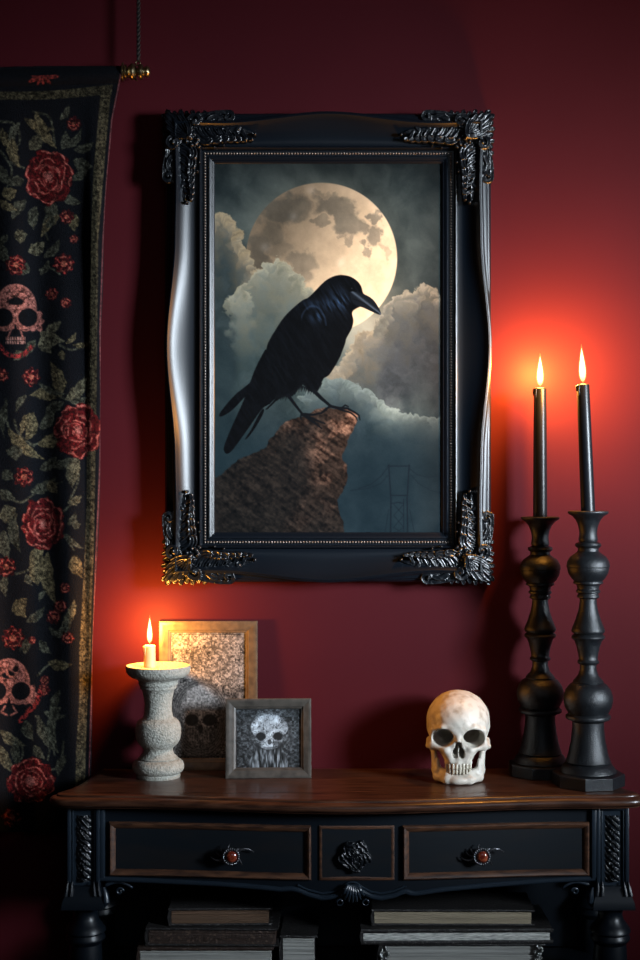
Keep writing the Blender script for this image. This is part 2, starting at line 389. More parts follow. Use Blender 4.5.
        w = np.abs(np.hypot((a-312)/13, (b-326)/20)-1); c = c+(np.exp(-(w/0.06)**2)*((b < 326) & (a > 300)))[..., None]*np.array([16, 22, 30.])
        return np.clip(c, 3, 120)
    body = c2([(345, 150), (370, 125), (395, 100), (420, 85), (445, 79), (475, 83), (500, 98), (514, 118), (519, 137), (530, 150), (530, 175), (512, 180), (492, 190), (484, 202), (488, 225), (483, 250), (466, 282), (461, 300), (446, 340), (430, 370),
               (410, 400), (392, 412), (384, 430), (372, 452), (360, 458), (340, 446), (326, 432), (314, 440), (300, 462), (284, 470), (262, 470), (240, 474), (215, 496), (180, 500), (150, 470), (152, 440), (165, 400), (180, 365), (203, 322), (208, 318), (215, 295), (235, 260), (265, 215), (300, 180), (325, 160)])
    nz = lambda a, b: (fbm(a, b, 2.5, 171, 2)-0.5)
    cv.put_sdf(lambda a, b: sdf_poly(a, b, cr(body, 4))+nz(a, b)*1.1*smoothstep(375, 395, b), feather, (212, 390, 270, 420), 0.5)
    for pl in [[(190, 395), (150, 430), (110, 462), (72, 505), (57, 528), (66, 533), (100, 512), (150, 462), (200, 440)],
               [(165, 430), (128, 500), (96, 570), (74, 625), (73, 645), (84, 653), (104, 636), (150, 572), (190, 515), (225, 470)],
               [(196, 510), (180, 535), (160, 575), (140, 606), (152, 598), (178, 562), (200, 520)],
               [(252, 462), (226, 490), (206, 510), (215, 508), (240, 484), (262, 470)]]:
        pp = c2(pl); cv.put_sdf(lambda a, b: sdf_poly(a, b, cr(pp, 4)), feather, (212, 300, 360, 460), 0.5)
    for k in range(26):      # ragged belly fringe
        x = 240+k*5.8; yb = np.interp(x, [240, 285, 320, 345, 372, 400], [474, 470, 440, 452, 455, 408])
        pp = c2([(x-4, yb-8), (x+3, yb-8), (x-2-random.Random(k).random()*4, yb+5+random.Random(k+9).random()*9)])
        cv.put_sdf(lambda a, b: sdf_poly(a, b, pp), (7, 10, 13), (260, 330, 360, 410), 0.5)
    # beak
    bk = c2([(478, 138), (484, 132), (505, 135), (528, 143), (550, 157), (566, 178), (577, 202), (572, 207), (548, 197), (520, 184), (500, 178), (484, 165)])
    def beakc(a, b, d):
        t = (b-(292+ (a-352)*0.78))
        return np.array([16, 20, 25.])+(np.exp(-((t-0)/1.6)**2))[..., None]*np.array([48, 54, 60.])
    cv.put_sdf(lambda a, b: sdf_poly(a, b, cr(bk, 3)), beakc, (345, 385, 285, 320), 0.45)
    cv.put_sdf(lambda a, b: sdf_line(a, b, c2([(486, 155), (520, 168), (570, 203)]), 0.3), (4, 6, 8), (345, 385, 285, 320), 0.5)
    cv.put_sdf(lambda a, b: np.hypot(a-350.5, b-288.5)-1.5, (3, 4, 6), (345, 356, 284, 294), 0.5)
    cv.put_sdf(lambda a, b: np.hypot(a-350.9, b-288.1)-0.4, (70, 80, 92), (345, 356, 284, 294), 0.4)
    # legs and claws
    for ln, w0, w1 in [([(278, 465), (300, 495), (325, 527)], 2.3, 1.4), ([(362, 452), (385, 475), (415, 500)], 2.6, 1.6),
                       ([(322, 526), (345, 535), (368, 545), (396, 556)], 1.7, 0.9), ([(325, 528), (350, 545), (372, 560), (386, 572)], 1.5, 0.8), ([(328, 526), (360, 528), (385, 522), (402, 512)], 1.6, 0.9), ([(322, 528), (318, 534), (320, 542)], 1.3, 0.7),
                       ([(412, 500), (440, 506), (470, 508), (492, 520), (506, 530), (509, 544)], 1.8, 0.7), ([(414, 500), (450, 512), (480, 522), (497, 536), (500, 546)], 1.5, 0.6), ([(450, 506), (462, 497), (472, 502)], 1.1, 0.7), ([(412, 502), (398, 510), (384, 524)], 1.4, 0.8)]:
        pp = c2(ln); cv.put_sdf(lambda a, b: sdf_line(a, b, pp, w0*0.8, w1*0.8), (9, 12, 16), (280, 365, 385, 432), 0.5)
    cv.C += ((np.random.RandomState(5).rand(*X.shape)-0.5)*5)[..., None]
    return cv

M['canvas'] = material('oil_painted_canvas', (1, 1, 1), 0.6, spec=0.06, attr='paint', bump=(900, 0.12, 0.0006))
M['tapestry'] = material('woven_tapestry_wool', (1, 1, 1), 0.95, spec=0.1, attr='paint', bump=(520, 0.9, 0.003))
M['engraving'] = material('engraved_paper', (1, 1, 1), 0.6, spec=0.25, attr='paint', bump=(700, 0.3, 0.001))

# ------------------------------------------------------------------ mouldings
def moulding(w, h, prof, mod=None, n=2, namepts=None):
    """mitred moulding around an opening w x h centred at 0 in XZ; prof = [(u outward, depth towards -Y, sweep weight)]"""
    mb = MB()
    for side in range(4):
        L = (w if side % 2 == 0 else h)/2; O = (h if side % 2 == 0 else w)/2
        rows = []
        for i in range(n+1):
            t = -1+2*i/n; row = []
            for (u, d, k) in prof:
                uu = u+(k*mod(side, t) if mod else 0)
                a = t*(L+u); b = O+uu
                x, z = [(a, b), (b, -a), (-a, -b), (-b, a)][side]
                row.append((x, -d, z))
            rows.append(row)
        mb.grid(rows)
    return mb

# ------------------------------------------------------------------ the raven picture
s_art = (CD-0.024)/FPX
CX, CZP = (328-320)/FPX*(CD-0.045), CZ-(347.5-480)/FPX*(CD-0.045)
px = (CD-0.045)/FPX
pic = empty('framed_raven_painting', (CX, 0, CZP))
tag(pic, 'large ornate black frame with a painting of a raven before a full moon', 'picture')
W, H = 227*px, 370*px
prof = [(0, .034, 0), (0.5, .0355, 0), (2.3, .0375, 0), (2.7, .0365, 0), (3.1, .0372, 0), (5.2, .0400, 0), (5.8, .0402, 0), (6.3, .038, 0), (7.0, .0365, 0), (12.6, .0365, 0), (13.2, .040, 0), (13.7, .0465, 0), (14.4, .0485, 0), (15.2, .0478, 0), (15.9, .044, 0),
        (16.6, .0395, 0), (19, .0385, 0), (22, .0395, .1), (25, .0418, .2), (28, .0450, .35), (31, .0490, .5), (34, .0540, .75), (36, .0585, .9), (37.2, .0625, 1), (38.2, .0650, 1), (39.2, .0645, 1), (39.8, .061, 1), (40.6, .0605, 1), (41.4, .059, 1), (41.8, .054, .9), (43, .052, .7),
        (45.4, .051, .35), (46.2, .047, .3), (47.6, .046, .15), (48.6, .042, .0), (49.5, .040, 0), (49.8, .036, 0), (49.8, .002, 0)]
def sweep(side, t):
    k = 0.62 if side % 2 == 0 else 0.48
    a = abs(t)
    v = max(0.0, 1-a/k); v = v*v*(3-2*v)
    dip = -1.2*px*math.exp(-((a-0.72)/0.16)**2)
    return v*8.2*px+dip
mb = moulding(W, H, [(u*px, d, k) for u, d, k in prof], sweep, 64)
mb.build('frame_moulding', M['frame'], pic, sharp=40)
mb = MB(); mb.box(-W/2-.03, W/2+.03, -.030, -.004, -H/2-.03, H/2+.03); mb.build('backing_board', M['frame'], pic)
# beading: one row of small beads round the opening
mb = MB(); u = 9.8*px
def bead_line(x0, z0, x1, z1):
    n = int(math.hypot(x1-x0, z1-z0)/(2.9*px))
    for i in range(n):
        t = i/n; mb.ball((x0+(x1-x0)*t, -.0378, z0+(z1-z0)*t), 1.25*px, 7, 5)
w2, h2 = W/2+u, H/2+u
bead_line(-w2, h2, w2, h2); bead_line(w2, h2, w2, -h2); bead_line(w2, -h2, -w2, -h2); bead_line(-w2, -h2, -w2, h2)
mb.build('beading', M['bead'], pic, sharp=None)
# corner carvings: acanthus leaves and scrolls; a = along the horizontal side, b = along the vertical side, from the outer corner (px)
def spiral(cx, cy, r0, r1, a0, a1, n=18):
    return [(cx+(r0+(r1-r0)*i/n)*math.cos(math.radians(a0+(a1-a0)*i/n)), cy+(r0+(r1-r0)*i/n)*math.sin(math.radians(a0+(a1-a0)*i/n))) for i in range(n+1)]
def corner_carving(seed):
    rnd = random.Random(seed); q = 2.0
    ax = np.arange(-3, 102, 1/q); A, B = np.meshgrid(ax, ax)
    Hh = np.full(A.shape, -1.0)
    def leaf(pts, w0, w1, h0, h1, ribs=1, tipround=False, dome=0.0):
        for mir in (0, 1):
            L = cr([(p[1], p[0]) if mir else p for p in pts], 5, False); n = len(L)
            best = np.full(A.shape, 1e9); T = np.zeros(A.shape); V = np.zeros(A.shape)
            xs_ = [p[0] for p in L]; ys_ = [p[1] for p in L]; m = max(w0, w1)+3
            sel = (A > min(xs_)-m) & (A < max(xs_)+m) & (B > min(ys_)-m) & (B < max(ys_)+m)
            a_, b_ = A[sel], B[sel]; be = np.full(a_.shape, 1e9); tt = np.zeros(a_.shape); vv = np.zeros(a_.shape)
            for i in range(n-1):
                x0, y0 = L[i]; ex, ey = L[i+1][0]-x0, L[i+1][1]-y0; l2 = ex*ex+ey*ey+1e-9
                t = np.clip(((a_-x0)*ex+(b_-y0)*ey)/l2, 0, 1); dd = np.hypot(a_-x0-t*ex, b_-y0-t*ey)
                k = dd < be; be = np.where(k, dd, be); tt = np.where(k, (i+t)/(n-1), tt)
                vv = np.where(k, np.sign((a_-x0)*ey-(b_-y0)*ex)*dd, vv)
            w = (w0+(w1-w0)*tt)*np.sqrt(np.clip(1-np.maximum(0, (tt-.75)/.25)**2*.92, .05, 1))*(.7+.3*np.minimum(1, tt/.15))
            r = vv/w; h = h0+(h1-h0)*tt
            if dome: z = h+dome*np.sqrt(np.clip(1-r*r, 0, 1))
            else: z = h+w*(.34*r*r+.16*np.cos(r*math.pi*ribs*1.5)**2)+.5*np.sqrt(np.clip(1-r*r, 0, 1))
            z = np.where(np.abs(r) < 1, z, -1)
            Hh[sel] = np.maximum(Hh[sel], z)
    # heights in px above the wall
    leaf([(16, 16), (26, 24), (34, 30)], 14, 7, 21, 21, 2, dome=2.5)
    for (a, b) in [(1, 3), (6, -.5), (12, 0.5), (18, -1), (24, 0.5), (30, -.5), (36, 1), (42, 0)]:      # frill on the outer edge
        leaf([(a*.72+8, 11), (a+1.5, 6), (a, b+2), (a-1.2, b-.5)], 2.3, 2.2, 25, 22)
    for (a, b, h) in [(3, 3, 27), (9, 3, 28), (16, 4, 29), (22, 8, 30)]:                                # fan
        leaf([(27, 27), ((27+a)/2+2, (27+b)/2), (a, b)], 2.2, 3.2, h+2, h-3)
    leaf([(20, 20), (30, 12), (44, 8), (56, 12), (66, 17), (78, 20), (90, 22)], 7.0, 2.2, 25, 23, 2)     # acanthus spine
    for (a, b, l, w) in [(30, 16, 17, 4.6), (38, 14, 18, 4.6), (47, 14, 17, 4.2), (56, 16, 15, 3.6), (64, 18, 13, 3.1), (72, 20, 11, 2.5), (80, 21, 9, 2.0)]:
        leaf([(a, b), (a+l*.18, b+l*.42), (a+l*.50, b+l*.78), (a+l*.86, b+l*.86), (a+l*1.05, b+l*.70)], w*.8, w, 24, 27)
    for (a, b, l, w) in [(44, 9, 10, 2.4), (54, 12, 9, 2.2), (64, 15, 9, 2.0), (74, 18, 8, 1.8)]:
        leaf([(a, b+2), (a+l*.5, b-l*.30), (a+l*1.05, b-l*.42)], w, w*.8, 25, 25)
    leaf([(30, 8), (42, 4), (54, 2), (64, 1.5)]+spiral(66, 6.5, 5.2, 1.2, -90, 300)[1:], 2.6, 1.5, 24, 27)   # outer C scroll
    leaf([(46, 9), (54, 5.5), (62, 8), (72, 14)], 2.8, 1.6, 26, 24)
    leaf(spiral(33, 11, 7.5, 1.5, 150, 560, 26), 2.2, 1.5, 27, 31)                                       # volute on the arm
    leaf(spiral(27, 36, 5.5, 1.2, 240, -100, 20), 1.9, 1.3, 24, 26)
    leaf([(30, 30), (38, 26), (44, 28), (47, 34)], 2.6, 1.6, 24, 25)
    for (a, b, r) in [(28, 28, 3.4), (34, 33, 2.4), (29, 35, 2.6), (37, 36, 2.0), (24, 31, 2.4), (92, 24, 2.0), (52, 37, 1.5), (61, 35, 1.5), (33, 11, 2.2)]:
        for x_, y_ in ((a, b), (b, a)):
            d = np.hypot(A-x_, B-y_)/r; Hh[:] = np.maximum(Hh, np.where(d < 1, 25+r*1.6*np.sqrt(np.clip(1-d*d, 0, 1))+(3 if a == 33 else 0), -1))
    nz = (fbm(A, B, 5, 601+seed, 3)-.5)*1.2; on = Hh > 0; Hh2 = np.where(on, Hh+nz, 12.0)
    pad = on.copy(); pad[1:] |= on[:-1]; pad[:-1] |= on[1:]; pad[:, 1:] |= on[:, :-1]; pad[:, :-1] |= on[:, 1:]
    idx = np.full(A.shape, -1); idx[pad] = np.arange(pad.sum()); mb = MB()
    mb.v = [(a*px, -h*px, b*px) for a, b, h in zip(A[pad], B[pad], Hh2[pad])]
    c = np.stack([idx[:-1, :-1], idx[:-1, 1:], idx[1:, 1:], idx[1:, :-1]], -1).reshape(-1, 4); c = c[(c >= 0).all(1)]
    mb.f = [tuple(int(v) for v in r) for r in c]
    return mb
OX, OZ = W/2+51.5*px, H/2+51.0*px
for i, (sx, sz) in enumerate([(1, 1), (-1, 1), (1, -1), (-1, -1)]):
    mb = corner_carving(7+i)
    mb.build('corner_carving', M['carve'], pic, fn=lambda v: (sx*(-OX+v[0]), v[1], sz*(-OZ+v[2])), sharp=None)
cv = paint_raven()
def art_world(x, y):
    o = np.zeros((x.size, 3)); o[:, 0] = (x-327)*px; o[:, 1] = -.0325; o[:, 2] = -(y-348)*px; return o
color_grid('canvas', cv, art_world, M['canvas'], pic, gain=1.0)

# ------------------------------------------------------------------ tapestry
def paint_tapestry():
    cv = Canvas(-66, 124, 62, 832, 1.4)
    XX = cv.X.copy(); cv.X = np.where(cv.X < -2, 32-cv.X-2, cv.X)   # the weave repeats mirrored off its middle
    X, Y = cv.X, cv.Y
    rnd = np.random.RandomState(3)
    st = rnd.rand(*X.shape); st2 = fbm(X, Y, 2.0, 201, 2)
    cv.C = np.array([21, 23, 29.])+((st-0.5)*9)[..., None]+np.zeros(X.shape+(3,))
    def sp(mask, col, amp=0.75):
        t = np.clip(1+(st2-0.5)*2*amp+(st-0.5)*amp, 0.2, 1.8)
        cv.put(mask, np.array(col, float)*t[..., None])
    ey = [62, 75, 120, 180, 240, 330, 400, 460, 500, 560, 650, 720, 835]; ex = [122, 121, 112, 107, 103, 100, 101, 100, 98.5, 96, 93, 91, 88]
    edge = np.interp(Y, ey, ex)
    ln = lambda d, s=0.6: 1-smoothstep(-s, s, d)
    G = (102, 92, 68); G2 = (94, 90, 72); G3 = (76, 76, 64); GD = (88, 80, 54)
    def leaf(x, y, ang, l, w, col=G, bend=0.25):
        l *= 1.12; w *= 1.12
        a = math.radians(ang); dx, dy = math.cos(a), math.sin(a)
        u = (X-x)*dx+(Y-y)*dy; v = -(X-x)*dy+(Y-y)*dx
        t = np.clip(u/l, 0, 1); v = v-bend*l*t*(1-t)*1.6
        hw = w*np.sin(np.pi*np.clip(t, 0, 1)**0.8)
        d = np.abs(v)-hw*(1+.08*np.cos(t*19))+.6*(vnoise(X, Y, 2.2, 5)-0.5)*2; d = np.where((u < 0) | (u > l), 3, d)
        sp(ln(d, 0.8), col); 
        sp(ln(np.where((u < 1) | (u > l*0.85), 3, np.abs(v)-0.25), 0.4)*0.5, (40, 40, 38))
    def curve(pts, w0, w1, col=G3):
        sp(ln(sdf_line(X, Y, cr(pts, 5, False), w0, w1)+0.5*(vnoise(X, Y, 2.5, 8)-0.5), 0.8), col)
    # trailing stems and foliage
    for pts in [[(0, 122), (14, 124), (20, 140), (10, 160), (24, 168)], [(34, 112), (50, 118), (55, 145)], [(0, 150), (12, 170), (6, 190)], [(52, 205), (44, 225), (48, 240)],
                [(40, 270), (50, 268), (60, 274)], [(60, 345), (72, 350), (88, 344)], [(40, 384), (58, 396), (76, 402)], [(6, 400), (8, 425), (24, 445), (50, 440)],
                [(14, 420), (20, 435), (34, 446)], [(10, 498), (22, 502), (40, 490), (62, 482)], [(76, 460), (78, 480), (70, 500)], [(60, 515), (76, 500)], [(64, 535), (74, 550)],
                [(16, 574), (28, 570), (40, 560)], [(4, 575), (6, 590)], [(50, 628), (60, 634), (76, 606)], [(26, 640), (20, 650)], [(0, 732), (20, 742), (22, 758), (8, 768)],
                [(60, 708), (50, 730), (55, 755)], [(36, 716), (50, 735), (48, 760)], [(38, 675), (46, 667), (50, 664)], [(64, 742), (60, 765), (50, 770)]]:
        curve(pts, 1.3, 0.9)
    for L in [(24, 118, 20, 30, 4, G), (36, 112, 60, 38, 5.5, G), (2, 128, 65, 22, 4, G), (20, 122, 110, 24, 4, G3), (12, 138, 75, 28, 5, G), (30, 150, -60, 18, 6, G2), (0, 165, 60, 22, 5, G3),
              (60, 120, -60, 16, 3, G3), (62, 150, -80, 18, 4, G3), (66, 148, -50, 22, 3.5, G3), (74, 150, -20, 20, 4, G3), (74, 160, 20, 18, 6, G3), (72, 180, -40, 20, 4, G3), (24, 180, 160, 14, 5, G3),
              (26, 200, 125, 22, 5, G3), (36, 206, 95, 22, 5, G3), (50, 200, 70, 20, 6, G3), (62, 195, 20, 20, 4, G3), (2, 195, -20, 14, 6, G), (0, 200, 30, 18, 4, G), (76, 214, 95, 16, 5, G), (60, 215, 130, 26, 4, G),
              (14, 236, -10, 12, 6, G2), (28, 252, -30, 18, 6, G2), (44, 258, -50, 22, 4, G3), (2, 245, 70, 18, 5, G3), (8, 235, 120, 14, 3, G3), (46, 228, -60, 14, 3, G3), (22, 275, -70, 12, 4, G3), (40, 275, -60, 16, 3, G3),
              (40, 332, 20, 24, 6, G2), (42, 336, 60, 18, 6, G2), (36, 340, 120, 18, 4, G3), (24, 352, 140, 12, 4, G3), (46, 330, -30, 16, 4, G2), (62, 350, 80, 10, 3, G), (66, 344, -50, 14, 2.5, G), (72, 345, -10, 20, 2.5, G),
              (60, 398, -105, 34, 6, G), (66, 400, -50, 30, 5.5, G2), (58, 398, 185, 26, 5.5, G), (64, 402, 140, 22, 5, G3), (40, 384, 20, 26, 2.5, G3), (70, 402, -15, 18, 3, G3), (26, 395, 120, 18, 3, G3),
              (34, 412, 120, 24, 4, G), (26, 440, -75, 26, 5, G), (8, 400, 95, 34, 3, G3), (8, 428, 40, 44, 5, G), (38, 445, -30, 28, 6, G), (40, 430, -60, 24, 5, G3), (16, 445, 90, 14, 7, G3), (54, 440, -70, 20, 4, G3),
              (4, 470, 45, 12, 5, G3), (40, 470, -40, 20, 4.5, G3), (50, 466, -20, 26, 4, G3), (30, 492, -30, 28, 5, G3), (0, 490, 30, 16, 5, G3), (78, 458, 100, 28, 6, G2), (50, 480, 60, 14, 5, G), (68, 503, -30, 14, 4, G2),
              (5, 505, 60, 20, 8, G2), (14, 515, 80, 34, 5, G3), (4, 530, 80, 28, 6, G3), (68, 525, -60, 14, 3, G3), (66, 534, 40, 20, 2.5, G3), (74, 555, 70, 22, 6, G), (72, 524, 0, 8, 4, G3),
              (44, 548, 130, 20, 5, G), (48, 552, 80, 48, 6.5, G), (44, 556, 120, 24, 5, G), (38, 568, 90, 16, 6, G), (26, 574, 60, 12, 3, G3), (6, 575, 90, 20, 4, G3), (46, 590, 120, 12, 2.5, G3),
              (16, 600, 60, 18, 6, G), (14, 606, -30, 14, 5, G), (26, 622, -40, 22, 4, G3), (62, 626, -65, 26, 4, G2), (56, 636, -50, 22, 4, G3), (50, 628, 30, 16, 3, G3), (40, 640, 50, 16, 4, G3), (30, 640, 110, 14, 4, G3),
              (48, 662, 5, 22, 5, G), (60, 690, 100, 28, 4, G3), (44, 712, 10, 20, 4, G3), (26, 720, 70, 20, 5, G3), (38, 715, 60, 40, 5, G3), (54, 708, 85, 36, 4, G3), (34, 745, 50, 16, 4, G3), (0, 730, 30, 28, 5, G2), (0, 745, 60, 30, 5, G2), (16, 740, 80, 26, 4, G3), (66, 755, 110, 20, 4, G3)]:
        leaf(*L)
    # borders
    bl = np.interp(Y, [85, 100, 170, 240, 300, 400, 500, 560, 600, 650, 700, 750, 835], [101, 100, 93.5, 91, 90, 87, 87, 84, 82, 79, 79, 76, 74])
    br = np.interp(Y, [85, 100, 170, 240, 300, 400, 500, 560, 600, 650, 700, 750, 835], [113, 110, 104, 98, 97.5, 96.5, 95, 93.5, 91.5, 91, 88, 86, 84])
    topy = 93.5-2.5*X/110+1.5*np.sin(X/26)
    side = ln(np.maximum(bl-X, X-br), 0.7)*smoothstep(topy-6, topy-4, Y)
    hor = ln(np.abs(Y-topy)-4.6, 0.7)*(X < br)
    sp(np.maximum(side, hor), (70, 65, 50), 0.9)
    inner = ln(np.minimum(np.abs(X-(bl+1.2)), np.abs(X-(br-1.2)))-0.5, 0.5)*side; sp(inner*0.7, (92, 84, 64), 0.6)
    sp(ln(np.abs(X-edge+0.3)-0.7, 0.5), (120, 70, 74), 0.3)
    # roses
    def rose(cx, cy, rx, ry, seed, rot=0.0):
        th = np.arctan2((Y-cy)/ry, (X-cx)/rx); r = np.hypot((X-cx)/rx, (Y-cy)/ry)
        R = 1+0.05*np.cos(7*th+seed)+0.03*np.cos(11*th+2*seed)+0.16*(vnoise(X, Y, 4, seed)-0.5)
        m = ln((r-R)*rx, 0.8)
        sp(m, (96, 24, 26), 0.7)
        th = th+.35*(fbm(X, Y, 9, 90+seed, 3)-.5)*2; r = r+.10*(fbm(X, Y, 7, 95+seed, 3)-.5)*2
        line = np.zeros(X.shape)
        for k, (rad, am, nn, ph) in enumerate([(0.93, .08, 7, seed), (0.62, .08, 5, seed+1.5), (0.42, .07, 4, seed+.4), (0.2, .06, 3, seed+2)]):
            q = np.abs(r-rad*(1+am*np.cos(nn*th+ph))+0.05*(vnoise(X, Y, 4, seed+9)-.5))*rx
            line = np.maximum(line, ln(q-(0.7 if k else 0.9), 0.8)*(np.sin(th*(2+k)+ph*3) > -0.75))
        sw = np.abs(((th/(2*np.pi)+r*0.9+seed*.13) % 0.5)-0.25); line = np.maximum(line, ln(sw*18-0.5, 1)*(r < 0.6)*0.8)
        for k in range(7):
            a = 2*np.pi*(k+0.5)/7-seed/7.; d = sdf_line(X, Y, [(cx+rx*.62*math.cos(a), cy+ry*.62*math.sin(a)), (cx+rx*.95*math.cos(a), cy+ry*.95*math.sin(a))], .35); line = np.maximum(line, 0.6*ln(d, .7))
        sp(ln(np.abs(r-.8)*rx-1.2, 1.5)*m*.6, (52, 14, 18), .4); sp(line*m, (200, 104, 92), 0.6)
        sp(ln((r-0.16)*rx, 1.2), (190, 110, 100), 0.6)
    def flower(cx, cy, r, n=8, dark=True):
        th = np.arctan2(Y-cy, X-cx); rr = np.hypot(X-cx, Y-cy)/r
        nn = vnoise(X+cx, Y, 2.2, 88)
        m = ln((rr-(0.90+0.10*np.cos(n*th+cx)+.22*(nn-.5)))*r, 0.8); sp(m, (134, 46, 44), 0.9)
        pet = np.abs(np.sin(n*th/2+cx+.8*np.sin(6*rr))); sp(m*ln(.35-pet+.8*(nn-.5), .2)*(rr > .3), (62, 20, 24), 0.5)
        sp(m*ln(np.abs(rr-.68)*r-.6, .8)*(nn > .45), (186, 104, 88), .6)
        sp(ln((rr-0.28)*r, 0.7), (176, 96, 78), 0.7)
    rose(49, 177, 24, 27, 1); rose(78, 431, 23.5, 27, 2); rose(43, 524, 21, 26, 3); rose(31, 781, 24, 22.5, 4)
    for f in [(74, 124, 7.5), (67, 217, 7.5), (16, 265, 10.5), (64, 264, 10.5), (52, 294, 6.5), (66, 303, 5.5), (74, 239, 4.5), (31, 377, 9.5), (2, 375, 7), (24, 477, 10.5), (6, 567, 10.5), (65, 588, 5.5),
              (54, 617, 7.5), (61, 606, 6.5), (13, 638, 12), (68, 638, 6.5), (44, 690, 6.5), (12, 817, 10), (45, 680, 5), (32, 640, 4)]: flower(*f)
    fl = ln(np.hypot((X-42)/16, (Y-74)/8)*8-8*(0.8+0.25*np.cos(9*np.arctan2(Y-74, X-42))), .8)*(Y > 72.5); sp(fl, (126, 50, 46), 0.8)
    # skulls woven in pink
    pink = (168, 104, 94)
    def skull(cx, cy, s, jaw=True):
        u = (X-cx)/s; v = (Y-cy)/s
        dome = np.hypot(u/21, (v+6)/25)-1; m = ln(dome*21, .9)*(v < 14)
        chk = ln(np.hypot((np.abs(u)-21)/8, (v-6)/12)*8-8*(0.9+.15*np.cos(6*np.arctan2(v-6, np.abs(u)-21))), .8)
        sp(np.maximum(m, chk*0.9), pink, 0.85)
        sp(ln(np.abs(dome*21+0.5)-0.9, .7)*(v < 12), (190, 120, 108), 0.5)
        for sx in (-1, 1):
            e = np.hypot((u-sx*12.2)/9.6, (v-2.0)/9.2)-1
            sp(ln(e*9.4, .8), (17, 19, 24), 0.3); sp(ln(np.abs(e*9.4-1.2)-0.9, .7), (186, 116, 104), 0.4)
            sp(ln(sdf_line(u, v, cr([(sx*3, 7), (sx*6, 14), (sx*12, 15), (sx*20, 11)], 4, False), .7), .7), (180, 112, 100), 0.4)
        sp(ln(np.maximum(np.abs(u)-0.6-(v-9)*0.22, np.maximum(9-v, v-19)), .7), (14, 15, 20), 0.3)
        sp(ln(np.hypot(u/7.5, (v+14)/3.6)*4-4, .8), (18, 19, 24), .3)
        sp(ln(np.hypot(u/2.6, (v+16)/2.6)*2.6-2.6, .8), (18, 19, 24), .3)
        if jaw:
            th = ((u % 2.4)-1.2); sp(ln(np.maximum(np.abs(u)-9.5, np.abs(v-25)-3.6), .6)*(np.abs(th) > 0.35), (176, 128, 118), .5)
            sp(ln(np.abs(v-25)-0.3, .4)*(np.abs(u) < 9.5), (20, 20, 24), .3)
            sp(ln(sdf_line(u, v, cr([(-16, 30), (-9, 38), (0, 41), (9, 38), (16, 31)], 4, False), 2.2), .9)*(st2 > .4), (140, 48, 48), .8)
            for sx in (-1, 1): sp(ln(sdf_line(u, v, [(sx*4, 13), (sx*8, 24)], .8), .8), pink, .6)
    skull(15.5, 315.5, 1.0); skull(9, 689, 0.98, False)
    sp(ln(np.abs(np.hypot(X-12, Y-672)-5)-1.2, .8), (196, 120, 104), .6); sp(ln(np.hypot(X-16, Y-669)-3, .8), (24, 18, 22), .3)
    for sx in (-1, 1): sp(ln(sdf_line(X, Y, [(9+sx*4, 706), (9+sx*8, 712), (9+sx*2, 715)], 1.0), .8), pink, .6)
    sp(ln(sdf_line(X, Y, cr([(20, 722), (28, 712), (36, 704), (40, 692)], 4, False), 2.4), .9)*(st2 > .42), (140, 48, 46), .8)
    cv.X = XX; cv.edge = edge
    return cv
cv = paint_tapestry()
tap = empty('wall_tapestry', P(60, 71, -.05))
tag(tap, 'black woven tapestry with red roses, leaves and pink skulls hanging on the left', 'tapestry')
tloc = np.array(tap.location)
def tap_world(x, y):
    ey = [62, 75, 120, 180, 240, 330, 400, 460, 500, 560, 650, 720, 835]; ex = [122, 121, 112, 107, 103, 100, 101, 100, 98.5, 96, 93, 91, 88]
    edge = np.interp(y, ey, ex)+1.0*np.sin(y/37.)*smoothstep(120, 220, y)
    xr = np.minimum(x, 124)
    k = smoothstep(60, 124, x); xr = x+(edge-124)*smoothstep(95, 124, x)*1.0
    xr = np.where(x > 95, 95-8+ (x-95)/(124-95)*(edge-87), x-8*smoothstep(60, 95, x))
    xr = np.where(x > 60, xr, x)
    # keep the painted coordinates in place: squeeze only beyond the border
    xr = np.minimum(x, edge)
    h = smoothstep(70, 260, y)
    d = 0.050-0.006*h+h*(0.009*np.sin(x/13.+y/260.)+0.006*np.sin(x/7.3-y/190.+1.2))+0.010*h*smoothstep(84, 92, x)*smoothstep(104, 96, x)
    d += 0.010*np.maximum(0, 1-((y-74)/9.)**2)
    d = np.maximum(d, 0.012)
    yy = y+8.0*(1-np.clip((x+66)/190, 0, 1))*smoothstep(120, 62, y)+4.5*smoothstep(70, 60, y)*0
    D = CD-d; o = np.zeros((x.size, 3))
    o[:, 0] = (xr-320)/FPX*D-tloc[0]; o[:, 1] = -d-tloc[1]; o[:, 2] = CZ-(np.maximum(yy, 66.5)-480)/FPX*D-tloc[2]
    return o
tc = color_grid('woven_cloth', cv, tap_world, M['tapestry'], tap, gain=0.44)
sm = tc.modifiers.new('thickness', 'SOLIDIFY'); sm.thickness = 0.0025; sm.offset = 0
# rod, finial, cord
rod = empty('tapestry_rod', P(131, 72, -.045)); rod.location.y = -.046
tag(rod, 'slim brass rod with a turned finial carrying the top of the tapestry', 'rod')
mb = MB(); mb.tube([(-.48, 0, -.010), (-.2, 0, -.004), (-.02, 0, 0)], .0055, 12); mb.build('rod', M['brass'], rod)
r1 = (CD-.046)/FPX
fp = [(6, -9), (7.0, -8.5), (7.0, -7.2), (4.2, -6.8), (5.4, -5.5), (5.4, -4.2), (3.0, -3.6), (5.2, -1.5), (6.4, 1.0), (6.3, 2.6), (5.0, 4.6), (3.2, 5.4), (2.8, 6.4), (3.2, 7.6), (5.6, 8.2), (6.0, 10), (5.6, 11.6), (3.6, 12.6), (3.4, 13.8), (4.2, 15), (4.6, 16.6), (3.4, 18.6), (0.6, 19.4)]
mb = MB(); mb.lathe([(r*r1*1.3, (z)*r1) for r, z in fp], n=28)
mb.build('finial', M['brass'], rod, fn=lambda v: (v[2], v[1], v[0]))
